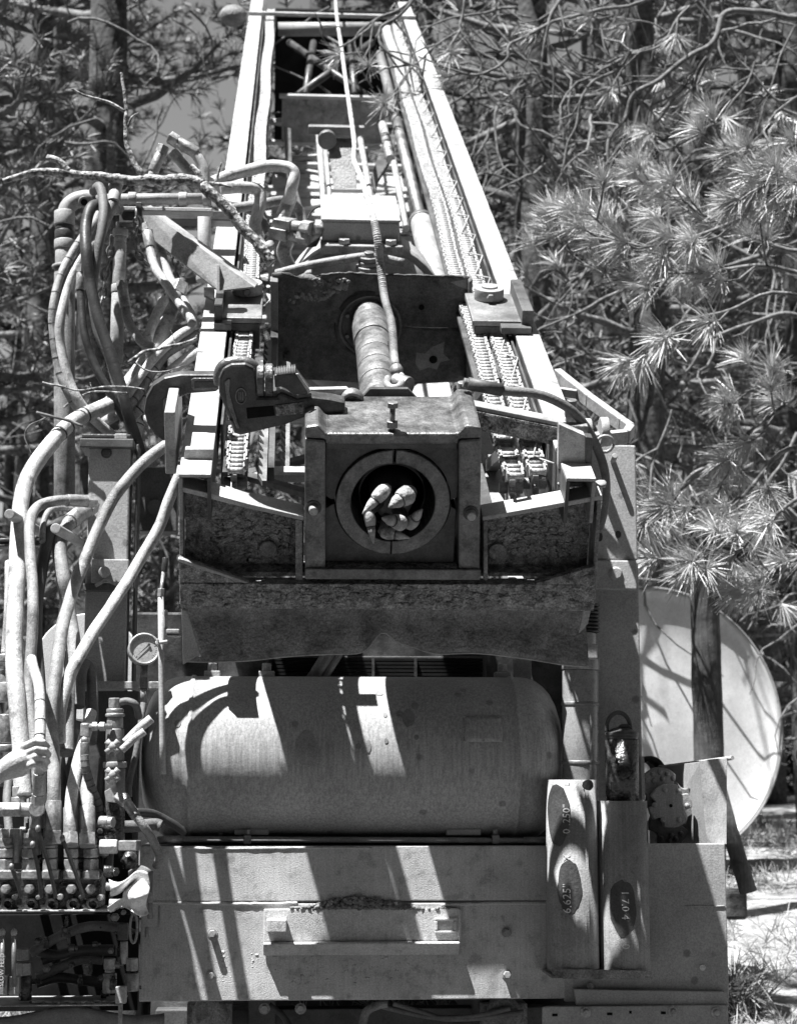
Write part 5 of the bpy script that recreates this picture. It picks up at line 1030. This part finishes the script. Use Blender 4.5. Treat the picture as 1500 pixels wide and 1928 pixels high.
# ================================================================== DEAD BRANCHES lying on the rig
def stick(label, runs, m='lichen_bark', Yd=6.8, name='dead_branch'):
    t = thing(name, label, 'branch', W(runs[0][0][0][0], runs[0][0][0][1], Yd), 'dead branches fallen on the rig')
    for pts, r0, r1 in runs:
        P = spline(wl(pts, Yd), 7); n = len(P); P = [p + Vector((noise.noise(p * 14), noise.noise(p * 14 + Vector((5, 0, 0))), noise.noise(p * 14 + Vector((0, 7, 0))))) * .008 for p in P]
        MB().tube(P, [pxm(r0 + (r1 - r0) * i / n, Yd) * (1 + .18 * noise.noise(P[i] * 40)) for i in range(n)], 9).build('limb', m, t)
    return t
stick('thick lichen covered dead branch lying over the hoses at the upper left', [([(512, 495), (480, 455), (440, 405), (405, 370), (382, 346)], 11, 12), ([(382, 346), (345, 338), (270, 340), (190, 333), (130, 326), (75, 322), (30, 335), (5, 340)], 12, 5), ([(130, 322), (112, 305), (90, 295)], 8, 6), ([(268, 330), (248, 300), (237, 260), (238, 210), (232, 150), (228, 138)], 6, 2.5), ([(236, 210), (205, 192), (165, 182), (135, 168)], 3.4, 2), ([(240, 240), (250, 222), (262, 214)], 3, 1.2), ([(382, 346), (375, 330), (362, 312)], 8, 4), ([(405, 345), (412, 325), (416, 308)], 3, 2), ([(395, 345), (415, 348), (440, 352)], 5, 1)], Yd=6.85)
stick('thin crooked dead branch across the white hoses', [([(225, 690), (262, 668), (310, 655), (365, 640), (372, 632)], 4, 2.4), ([(240, 672), (236, 662)], 2.4, 1), ([(330, 652), (328, 635), (322, 622)], 1.5, .8), ([(250, 680), (275, 695), (300, 700), (350, 690)], 2, 1)], Yd=6.75)
stick('brittle twigs snagged between the long dark hoses', [([(80, 722), (110, 727), (160, 735), (205, 725), (270, 735)], 2.2, 1.4), ([(155, 745), (190, 735), (240, 740)], 2.4, 1.4), ([(165, 760), (175, 735), (172, 720)], 1.6, .8), ([(120, 770), (130, 760)], 2.5, 2)], Yd=6.58)
stick('long bent twig reaching out at the left edge beside the thick hose', [([(68, 775), (105, 785), (155, 802)], 2.6, 3), ([(90, 785), (58, 800), (46, 825), (62, 855)], 1.7, 1.2)], 'twig', 6.5)
stick('short lichen twig across the left feed chain', [([(418, 615), (445, 602), (470, 592), (492, 582), (508, 565)], 3, 1.6), ([(470, 592), (478, 580)], 1.5, .8), ([(452, 600), (462, 608)], 1.4, .7)], Yd=7.2)

# ================================================================== PERSON whose hand grips a hose (body stands out of frame at the left)
YH = 5.5
pe = thing('person', 'bare hand and forearm of a person gripping a hose at the left edge', 'person', (W(-330, 1480, 5.3).x, 5.3, 0))
def remesh(o, vox, it):
    q = o.modifiers.new('skin', 'REMESH'); q.mode = 'VOXEL'; q.voxel_size = vox; q.use_smooth_shade = True
    q = o.modifiers.new('soften', 'SMOOTH'); q.factor = .5; q.iterations = it
b = MB()
wr_ = W(4, 1452, YH - .02); 
palm = [W(12, 1446, YH - .03), W(28, 1434, YH - .045), W(44, 1425, YH - .05)]
b.tube(spline([wr_, W(18, 1445, YH - .035), W(34, 1434, YH - .05), W(50, 1428, YH - .045)], 4), [.030 + .006 * math.sin(math.pi * i / 12) for i in range(13)], 14)
b.ball(W(32, 1447, YH - .03), .034, 12, (1.2, .7, .8)); b.ball(W(42, 1420, YH - .045), .03, 12, (1.0, .6, .8)); b.ball(W(20, 1452, YH - .03), .030, 12, (1.3, .8, .8))
fing = [((42, 1407), (64, 1396), (82, 1397), (90, 1405)), ((44, 1420), (68, 1410), (86, 1412), (93, 1421)), ((44, 1433), (67, 1424), (84, 1426), (91, 1435)), ((42, 1446), (62, 1438), (78, 1440), (86, 1447))]
for k, f in enumerate(fing):
    P = [W(*f[0], YH - .055), W(*f[1], YH - .075), W(*f[2], YH - .062), W(*f[3], YH - .03), W(f[3][0] - 2, f[3][1] + 2, YH + .0)]
    b.tube(P, [.0108, .0102, .0096, .0088, .0074], 10)
    for p, r in zip(P, [.0108, .0108, .0099, .009, .0076]): b.ball(p, r, 8)
b.tube([W(24, 1446, YH - .0), W(44, 1446, YH + .015), W(58, 1440, YH + .03), W(74, 1436, YH + .03)], [.016, .014, .012, .009], 10)
el = W(-190, 1560, YH - .25); shd = Vector((el.x - .22, el.y - .05, el.z + .22))
b.tube(spline([wr_, wr_.lerp(el, .35), wr_.lerp(el, .7), el], 5), [.029 + .016 * math.sin(math.pi * min(1, i / 15 * .75)) for i in range(16)], 16)
b.tube(spline([el, el.lerp(shd, .5), shd], 5), [.042, .044, .046, .048, .05, .052, .055, .057, .058, .06, .06], 16)
b.ball(el, .042, 12)
hx = shd + Vector((-.19, 0, .0)); b.tube([hx + Vector((0, 0, -.05)), hx + Vector((0, .02, .14))], .055, 14); b.ball(hx + Vector((0, .03, .22)), .1, 20, (.8, .95, 1.15))
b.ball(hx + Vector((0, .125, .2)), .02, 8)
for s in (-1, 1): b.ball(hx + Vector((s * .078, .02, .2)), .022, 8, (.4, 1, 1.3))
o = b.build('body', 'skin', pe); remesh(o, .0034, 4)
b = MB(); ch = hx + Vector((0, 0, -.28))
b.ball(ch + Vector((0, 0, .12)), .2, 16, (1.05, .62, .9)); b.tube([hx + Vector((0, 0, -.06)), ch, ch + Vector((0, 0, -.3))], [.13, .18, .165], 18); b.tube([shd + Vector((-.05, 0, .02)), shd, shd.lerp(el, .55)], [.075, .078, .068], 14); b.tube([hx + Vector((-.2, 0, 0)), hx + Vector((-.26, .0, -.28)), hx + Vector((-.24, .12, -.5))], [.075, .06, .055], 14)
o = b.build('shirt', 'shirt', pe); remesh(o, .012, 2)
hp = ch + Vector((0, 0, -.3)); b = MB(); b.ball(hp, .17, 14, (1.02, .7, .8))
for s in (-1, 1): b.tube([hp + Vector((s * .09, 0, -.02)), Vector((hp.x + s * .11, hp.y, hp.z * .5)), Vector((hp.x + s * .12, hp.y, .05))], [.095, .07, .06], 14); b.ball((hp.x + s * .12, hp.y + .07, .05), .06, 10, (.8, 1.9, .8))
o = b.build('trousers', 'hose_dark', pe); remesh(o, .012, 2)
b = MB(); b.ball(hx + Vector((0, .0, .26)), .105, 16, (.84, .98, .95)); b.build('hair', 'stain', pe)

# ================================================================== WHITE DISC, POST AND POLE at the right
di = thing('round_disc', 'big round white disc standing on edge in the grass at the right', 'disc', W(1240, 1612, 13))
c = W(1234, 1364, 13.); rd = pxm(262, 13.); ax = Vector((.22, -.97, .06)).normalized()
MB().lathe(c, -ax, [(0, .01), (.03, rd * .5), (.035, rd * .9), (.0, rd * .965), (-.02, rd * .985), (.01, rd), (.12, rd), (.13, rd * .9)], 96).build('dished_face', 'dish_white', di)
MB().lathe(c + ax * .012, -ax, [(0, rd * .985), (-.012, rd * .99), (-.012, rd * 1.005), (.03, rd * 1.012), (.03, rd * .99)], 96, caps=False).build('rim', 'paint_pale', di)
for k in range(3): q = c + Vector((-.6 + k * .6, .1, -rd)); MB().bar(q, q + Vector((0, .3, -.2)), .1, .1).build('prop', 'post_wood', di)
po = thing('wooden_post', 'weathered dark post standing in front of the white disc', 'post', W(1324, 1600, 11.5))
b = MB(); P0 = W(1324, 1062, 11.5); P1 = W(1322, 1640, 11.5); h = pxm(28.5, 11.5)
b.grid(lambda s, t: Vector((P0.x + h * math.cos(s * 2 * math.pi) * 1.0 + .006 * noise.noise(Vector((s * 7, t * 9, 1))), P0.y + h * math.sin(s * 2 * math.pi) * .8, P1.z + (P0.z - P1.z) * t)), 24, 30)
b.build('shaft', 'post_wood', po); MB().cyl((P0.x, P0.y, P0.z - .02), (P0.x, P0.y, P0.z + .002), h * .98, n=24).build('post_top', 'post_wood', po)
pl = MB().tube([W(1340, 1440, 9.2), W(1372, 1560, 9.2), W(1408, 1680, 9.2)], [.04, .043, .045], 12); pl.build('leaning_pole', 'post_wood', label='dark pole leaning beside the right end of the truck', cat='pole')
rk = MB(); c = W(1400, 1690, 10); rk.box(c + Vector((-.1, 0, -.12)), c + Vector((.02, .3, .04))); rk.build('stone_block', 'bark', label='small dark block on the ground at the foot of the leaning pole', cat='block', bev=.02)

# ================================================================== VEGETATION
def fast_mesh(name, verts, faces4, m, parent, mat2=None):
    me = bpy.data.meshes.new(name); nv, nf = len(verts), len(faces4)
    me.vertices.add(nv); me.vertices.foreach_set('co', np.asarray(verts, dtype=np.float32).ravel())
    k = faces4.shape[1]; me.loops.add(nf * k); me.loops.foreach_set('vertex_index', faces4.astype(np.int32).ravel())
    me.polygons.add(nf); me.polygons.foreach_set('loop_start', np.arange(0, nf * k, k, dtype=np.int32)); me.polygons.foreach_set('loop_total', np.full(nf, k, dtype=np.int32))
    me.update(calc_edges=True); me.materials.append(M[m]); o = bpy.data.objects.new(name, me); COL.objects.link(o)
    if parent is not None: o.parent = parent
    return o
def needles(tips, dirs, n, length, width, back=.07, spread=(.35, 1.35)):
    """tufts of pine needles: tips (k,3), dirs (k,3) -> verts, quads"""
    k = len(tips); T = np.repeat(tips, n, 0); D = np.repeat(dirs, n, 0); m = k * n
    a = rng.normal(size=(m, 3)); a -= D * (a * D).sum(1, keepdims=True); a /= np.linalg.norm(a, axis=1, keepdims=True) + 1e-9
    th = rng.uniform(spread[0], spread[1], (m, 1)) ; L = length * rng.uniform(.65, 1.1, (m, 1))
    nd = D * np.cos(th) + a * np.sin(th); base = T - D * rng.uniform(0, back, (m, 1))
    s = np.cross(nd, rng.normal(size=(m, 3))); s /= np.linalg.norm(s, axis=1, keepdims=True) + 1e-9; s *= width / 2
    mid = base + nd * L * .55 + np.array([0, 0, -.02]) * length; tip = base + nd * L + np.array([0, 0, -.10]) * length
    V_ = np.stack([base - s * .8, base + s * .8, mid + s, mid - s, tip + s * .35, tip - s * .35], 1).reshape(-1, 3); i = np.arange(m)[:, None] * 6
    return V_, np.concatenate([i + np.array([[0, 1, 2, 3]]), i + np.array([[3, 2, 4, 5]])])
def nrm(a): return a / (np.linalg.norm(a, axis=-1, keepdims=True) + 1e-9)

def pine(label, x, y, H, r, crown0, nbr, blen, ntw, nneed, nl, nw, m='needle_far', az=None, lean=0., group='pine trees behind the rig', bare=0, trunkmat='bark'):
    z0 = gz(x, y) - .1; t = thing('pine_tree', label, 'tree', (x, y, z0), group); root = np.array([x, y, z0])
    b = MB(); P = [Vector((x + lean * H * s + .12 * noise.noise(Vector((s * 4, x, y))), y + .1 * noise.noise(Vector((s * 4, y, x))), z0 + H * s)) for s in np.linspace(0, 1, 22)]
    b.tube(P, [r * (1 - .85 * i / 21) * (1 + .06 * noise.noise(Vector((i, x, 0)))) for i in range(22)], 14); b.build('trunk', trunkmat, t)
    br = MB(); tips = []; dirs = []
    for i in range(nbr):
        f = crown0 + (1 - crown0) * (i + random.random()) / nbr; p = P[0].lerp(P[-1], f); k = min(20, int(f * 21)); p = P[k].lerp(P[k + 1], f * 21 - k)
        a = random.uniform(*az) if az else random.uniform(0, 2 * math.pi); L = blen * (1.05 - .75 * (f - crown0) / (1 - crown0)) * random.uniform(.6, 1.15)
        d = Vector((math.cos(a), math.sin(a), random.uniform(-.25, .35))); q = [p]
        for s in range(6):
            d = (d + Vector((random.uniform(-.25, .25), random.uniform(-.25, .25), random.uniform(-.12, .2)))).normalized(); q.append(q[-1] + d * L / 6)
        br.tube(q, [max(.006, r * .22 * (1 - j / 6.4)) for j in range(7)], 6, False)
        for w in range(ntw):
            j = random.uniform(1.2, 6); e = q[int(j)].lerp(q[min(6, int(j) + 1)], j % 1); td = (d + Vector((random.uniform(-1, 1), random.uniform(-1, 1), random.uniform(-.5, .8)))).normalized()
            l = random.uniform(.15, .55) * min(1.2, L * .5); e2 = e + td * l * .5 + Vector((0, 0, random.uniform(-.05, .05))); e3 = e2 + (td + Vector((0, 0, .35))).normalized() * l * .5
            br.tube([e, e2, e3], [.008, .006, .004], 4, False); tips.append(e3); dirs.append((e3 - e2).normalized())
            if random.random() < .5: tips.append(e2); dirs.append((td + Vector((0, 0, .6))).normalized())
        tips.append(q[-1]); dirs.append(d)
    br.build('branches', trunkmat if not bare else 'twig', t, kind='stuff')
    tw = MB()
    for i in range(bare):
        f = random.uniform(crown0, .75); p = P[min(20, int(f * 21))] + Vector((random.uniform(-1, 1), random.uniform(-1, .3), random.uniform(-.6, .6))) * blen * .8; d_ = Vector((random.uniform(-1, 1), random.uniform(-.5, .2), random.uniform(-1, .6))).normalized(); q = [p]
        for s in range(9): d_ = (d_ + Vector((random.uniform(-.5, .5), random.uniform(-.3, .3), random.uniform(-.55, .35)))).normalized(); q.append(q[-1] + d_ * random.uniform(.07, .16))
        tw.tube(q, [.013 - .001 * s for s in range(10)], 5, False)
    if bare: tw.build('dead_twigs', 'twig', t, kind='stuff')
    V_, F_ = needles(np.array([tuple(p) for p in tips]), nrm(np.array([tuple(p) for p in dirs])), nneed, nl, nw)
    o = fast_mesh('crown', V_ - root, F_, m, t); o['kind'] = 'stuff'
    return t
TB = [  # label, x, y, H, r, crown0, branches, length
 ('dark pine trunk rising at the upper left behind the branch', W(190, 600, 17).x, 17, 17, .30, .2, 46, 2.3),
 ('bushy pine filling the far left edge of the picture', W(-60, 600, 15).x, 15, 14, .22, .08, 90, 2.4),
 ('pine behind the long left hoses', W(60, 900, 20).x, 20, 15, .24, .06, 100, 2.8),
 ('small pine between the left post and the mast', W(310, 900, 19).x, 19, 6.2, .14, .05, 60, 1.8),
 ('tall pine behind the left rail of the mast', W(600, 700, 24).x, 24, 20, .3, .1, 90, 2.4),
 ('pine behind the top of the mast', W(800, 600, 22).x, 22, 19, .28, .1, 100, 3.0),
 ('pine just right of the mast top with pale twigs', W(1010, 700, 16).x, 16, 15, .24, .1, 90, 2.6),
 ('pine behind the right support post', W(1130, 900, 20).x, 20, 16, .25, .05, 110, 2.8),
 ('dark pine behind the white disc', W(1330, 900, 18).x, 18, 16, .26, .06, 110, 2.8),
 ('pine at the far right behind the drooping boughs', W(1520, 900, 15.5).x, 15.5, 15, .24, .08, 100, 2.6),
 ('pine in the gap above the right rail guard', W(1210, 600, 14).x, 14, 13, .2, .12, 70, 2.2),
 ('low pine behind the hanging hoses at the far left', W(20, 900, 22).x, 22, 8.0, .16, .04, 80, 2.4),
 ('low pine between the white riser and the mast rail', W(270, 900, 22.5).x, 22.5, 7.0, .15, .04, 80, 2.2),
 ('distant pine at the left half covered by its neighbours', W(90, 700, 26).x, 26, 18, .3, .05, 110, 3.2),
 ('distant pine at the right half covered by its neighbours', W(1420, 700, 26).x, 26, 19, .3, .05, 110, 3.2),
 ('distant pine between the mast and the right post', W(1000, 800, 27).x, 27, 18, .3, .05, 110, 3.2)]
for i, (lb_, x, y, H, r, c0_, nb, bl) in enumerate(TB):
    rt_ = x > .6 and y < 21
    pine(lb_, x, y, H, r, c0_, int(nb * .8) if rt_ else nb, bl, 6 if rt_ else 10, 18, .165, .009 + .0004 * (y - 14), bare=(240 if rt_ else 90) if y < 21 else 0)
# far wood: one mass of foliage closing the view
n = 5200; X = rng.uniform(-16, 16, n); Yv = rng.uniform(29, 36, n); Z = rng.uniform(0.8, 13.5, n) ** 1.0
keep = ~((X < -1.2) & (X > -6.2) & (Z > 5.6) & (rng.random(n) < .97)); X, Yv, Z = X[keep], Yv[keep], Z[keep]
V_, F_ = needles(np.stack([X, Yv, Z], 1), nrm(rng.normal(size=(len(X), 3)) + np.array([0, 0, .5])), 22, .62, .045, .3, (.2, 1.6))
o = fast_mesh('far_wood', V_, F_, 'needle_shade', None); o['kind'] = 'stuff'; o['label'] = 'far pine wood closing the view behind the rig'; o['category'] = 'wood'

# near pine whose boughs hang in from the right
nz = W(1640, 1300, 10.5); z0 = gz(nz.x, nz.y) - .1
npz = thing('pine_tree', 'near pine with sunlit long needled boughs hanging in from the right', 'tree', (nz.x, nz.y, z0), 'pine trees behind the rig'); root = np.array([nz.x, nz.y, z0])
b = MB(); P = [Vector((nz.x + .05 * math.sin(s * 5), nz.y, z0 + 9 * s)) for s in np.linspace(0, 1, 16)]; b.tube(P, [.2 * (1 - .7 * i / 15) for i in range(16)], 14); b.build('trunk', 'bark', npz)
BO = [  # bough polylines in pixels, depth, root radius px, tufts
 ([(1640, 330), (1500, 270), (1420, 300), (1365, 285)], 9.6, 7, 10), ([(1640, 400), (1480, 380), (1370, 420), (1270, 455), (1180, 455), (1105, 400)], 9.0, 6, 16),
 ([(1640, 480), (1500, 470), (1390, 430), (1320, 400), (1210, 340)], 9.3, 6, 16), ([(1640, 560), (1520, 520), (1400, 500), (1250, 510), (1130, 510), (1040, 440)], 9.2, 6, 18),
 ([(1640, 420), (1560, 330), (1480, 330), (1430, 360)], 8.8, 6, 12), ([(1640, 600), (1460, 560), (1330, 600), (1240, 640), (1180, 680)], 8.8, 5, 5),
 ([(1640, 700), (1500, 740), (1420, 800), (1380, 850)], 9.4, 6, 9), ([(1640, 860), (1480, 860), (1400, 930), (1320, 950), (1250, 965), (1210, 1000)], 9.0, 6, 18),
 ([(1640, 900), (1500, 930), (1420, 1000), (1350, 1040), (1325, 1055)], 8.8, 5, 12), ([(1640, 760), (1520, 770), (1440, 730), (1380, 760)], 9.8, 5, 8),
 ([(1640, 980), (1540, 1030), (1470, 1080), (1420, 1090)], 9.2, 5, 10), ([(1300, 890), (1260, 930), (1225, 960), (1208, 990)], 9.1, 4, 7)]
tips = []; dirs = []
for pts, Y, r0, nt_ in BO:
    br = MB()
    Q = spline(wl(pts, Y), 6); n = len(Q); Q = [p + Vector((noise.noise(p * 3), noise.noise(p * 3 + Vector((4, 0, 0))), noise.noise(p * 3 + Vector((0, 4, 0))))) * .05 for p in Q]
    br.tube(Q, [pxm(r0 * (1 - .75 * i / n), Y) for i in range(n)], 7, False)
    nk = int(nt_ * .85)
    for k in range(nk):
        j = int(n * (.3 + .7 * (k + random.random()) / nk)); j = min(j, n - 2); d = (Q[j + 1] - Q[j]).normalized(); d = (d + Vector((random.uniform(-.9, .9), random.uniform(-1, .5), random.uniform(-.7, .8)))).normalized()
        l = random.uniform(.06, .32); e = Q[j] + d * l * .5 + Vector((0, 0, -.02)); e2 = e + (d + Vector((0, 0, .3))).normalized() * l * .5
        br.tube([Q[j], e, e2], [.007, .006, .005], 5, False); tips.append(e2); dirs.append((e2 - e).normalized())
    tips.append(Q[-1]); dirs.append((Q[-1] - Q[-2]).normalized()); br.build('bough', 'twig', npz)
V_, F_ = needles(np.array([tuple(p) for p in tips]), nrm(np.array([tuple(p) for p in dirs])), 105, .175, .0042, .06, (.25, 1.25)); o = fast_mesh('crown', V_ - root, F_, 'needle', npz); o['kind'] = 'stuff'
# bare curling twigs at the upper right, on a second near pine
n2 = W(1600, 900, 12); z1 = gz(n2.x, n2.y) - .1
np2 = thing('pine_tree', 'half bare pine with pale curling twigs at the upper right', 'tree', (n2.x, n2.y, z1), 'pine trees behind the rig')
b = MB(); P = [Vector((n2.x + .06 * math.sin(s * 6), n2.y, z1 + 11 * s)) for s in np.linspace(0, 1, 16)]; b.tube(P, [.16 * (1 - .7 * i / 15) for i in range(16)], 12); b.build('trunk', 'bark', np2)
BT = [([(1600, 60), (1440, 30), (1370, 30), (1345, 75), (1290, 110), (1235, 150), (1185, 180), (1170, 215), (1150, 260), (1143, 350)], 7), ([(1345, 75), (1325, 130), (1300, 170), (1290, 140)], 3), ([(1330, 110), (1305, 150), (1320, 205)], 3.5), ([(1172, 215), (1180, 250), (1185, 300)], 3.5),
 ([(1600, -40), (1330, -10), (1270, 40), (1240, 90), (1200, 105), (1160, 105)], 3.5), ([(1300, 150), (1270, 180), (1240, 220), (1200, 232)], 3), ([(1190, 100), (1150, 140), (1110, 170), (1080, 240), (1060, 330)], 4), ([(1060, -20), (1050, 10), (1030, 40), (1022, 80), (1020, 130)], 5), ([(1130, 40), (1160, 130)], 2.5),
 ([(1600, 130), (1480, 190), (1400, 120), (1370, 60)], 3), ([(1420, 120), (1360, 220), (1300, 260), (1250, 280), (1195, 282)], 2.6), ([(1240, 60), (1200, 35), (1130, 30)], 2), ([(1500, 600), (1430, 600), (1330, 640), (1290, 700)], 5), ([(1480, 260), (1400, 330), (1290, 480), (1215, 575)], 6), ([(1215, 500), (1180, 540), (1080, 590), (1040, 620)], 5), ([(1060, 720), (1070, 560), (1060, 480)], 2),
 ([(1270, 770), (1235, 860), (1225, 900), (1215, 925)], 3), ([(1350, 870), (1300, 890), (1260, 960), (1240, 985)], 4), ([(1500, 810), (1440, 920), (1400, 940)], 4), ([(1450, 1000), (1440, 1090), (1447, 1130)], 3), ([(1500, 50), (1450, 150), (1420, 250)], 2.4), ([(1350, -150), (1000, -60), (880, -20), (870, 60), (900, 110), (890, 150)], 4), ([(1350, -40), (1000, 60), (960, 120), (900, 130), (840, 125), (790, 100)], 4), ([(1350, -190), (950, -90), (800, -20), (740, 30), (715, 60), (718, 90), (760, 115), (800, 150)], 4.6), ([(800, -20), (720, 30), (690, 60), (630, 90), (600, 60), (640, 55)], 3), ([(760, 10), (700, 45), (660, 80), (690, 120), (720, 90)], 2.4), ([(870, 60), (820, 90), (775, 120), (740, 105)], 2.4), ([(740, 30), (770, 70), (765, 130), (745, 170), (735, 200)], 2.4)]
tips = []; dirs = []
for pts, r0 in BT:
    br = MB()
    Y = 11.3
    Q = spline(wl(pts, Y), 7); n = len(Q); Q = [p + Vector((noise.noise(p * 4), noise.noise(p * 4 + Vector((4, 0, 0))), noise.noise(p * 4 + Vector((0, 4, 0))))) * .05 for p in Q]
    br.tube(Q, [pxm(r0 * (1 - .55 * i / n), Y) for i in range(n)], 7, False)
    for k in range(random.randint(2, 6)):
        j = random.randint(n // 4, n - 2); d = (Q[j + 1] - Q[j]).normalized(); d = (d + Vector((random.uniform(-1, 1), random.uniform(-.6, .6), random.uniform(-.9, .6)))).normalized(); l = random.uniform(.1, .5)
        e = Q[j] + d * l * .5; e2 = e + (d + Vector((random.uniform(-.8, .8), 0, random.uniform(-.8, .8)))).normalized() * l * .5; br.tube([Q[j], e, e2], [.008, .007, .004], 5, False)
        if random.random() < .45: tips.append(e2); dirs.append((e2 - e).normalized())
    br.build('bough', 'twig', np2)
V_, F_ = needles(np.array([tuple(p) for p in tips]), nrm(np.array([tuple(p) for p in dirs])), 70, .17, .005, .05, (.25, 1.25)); o = fast_mesh('crown', V_ - np.array([n2.x, n2.y, z1]), F_, 'needle', np2); o['kind'] = 'stuff'

# dry grass and litter on the bank
n = 26000; X = rng.uniform(-6, 7, n); Yv = 7.6 + 12 * rng.random(n) ** 1.6; cl = np.array([noise.noise(Vector((a * 1.3, b_ * 1.3, 0))) for a, b_ in zip(X, Yv)])
k = (cl + rng.normal(size=n) * .25) > -.05; X, Yv = X[k], Yv[k]; Z = np.array([gz(a, b_) for a, b_ in zip(X, Yv)])
V_, F_ = needles(np.stack([X, Yv, Z + .02], 1), nrm(np.stack([rng.normal(size=len(X)) * .5, rng.normal(size=len(X)) * .5, np.ones(len(X))], 1)), 4, .14, .006, .0, (.1, 1.2))
o = fast_mesh('dry_grass', V_, F_, 'grass_dry', None); o['kind'] = 'stuff'; o['label'] = 'dry sunlit grass and litter on the bank at the right'; o['category'] = 'grass'
b = MB(); P = spline([W(x, y, 9.6) for x, y in ((1370, 1852), (1420, 1860), (1445, 1890), (1460, 1950))], 6); b.tube(P, .03, 8); b.build('fallen_branch', 'bark', label='dark fallen branch curving over the grass at the lower right', cat='branch')
V_, F_ = needles(np.array([tuple(W(1390 + rng.normal() * 22, 1885 + rng.normal() * 20, 9.2 + rng.random() * .5)) for _ in range(60)]), nrm(rng.normal(size=(60, 3)) + np.array([0, 0, .6])), 30, .2, .006, .05, (.2, 1.4)); o = fast_mesh('scrub', V_, F_, 'needle_far', None); o['kind'] = 'stuff'; o['label'] = 'dark needle litter beside the right end of the truck'; o['category'] = 'litter'

# the wood goes on round the clearing behind the camera
n = 11000; A_ = rng.uniform(math.pi * .95, math.pi * 2.05, n); Rr = rng.uniform(13, 20, n); X = Rr * np.cos(A_); Yv = Rr * np.sin(A_) + 3; Z = rng.uniform(.3, 21, n)
V_, F_ = needles(np.stack([X, Yv, Z], 1), nrm(rng.normal(size=(n, 3))), 10, 1.0, .16, .3, (.2, 1.6))
o = fast_mesh('surrounding_wood', V_, F_, 'needle_shade', None); o['kind'] = 'stuff'; o['label'] = 'pine wood surrounding the clearing behind the viewer'; o['category'] = 'wood'
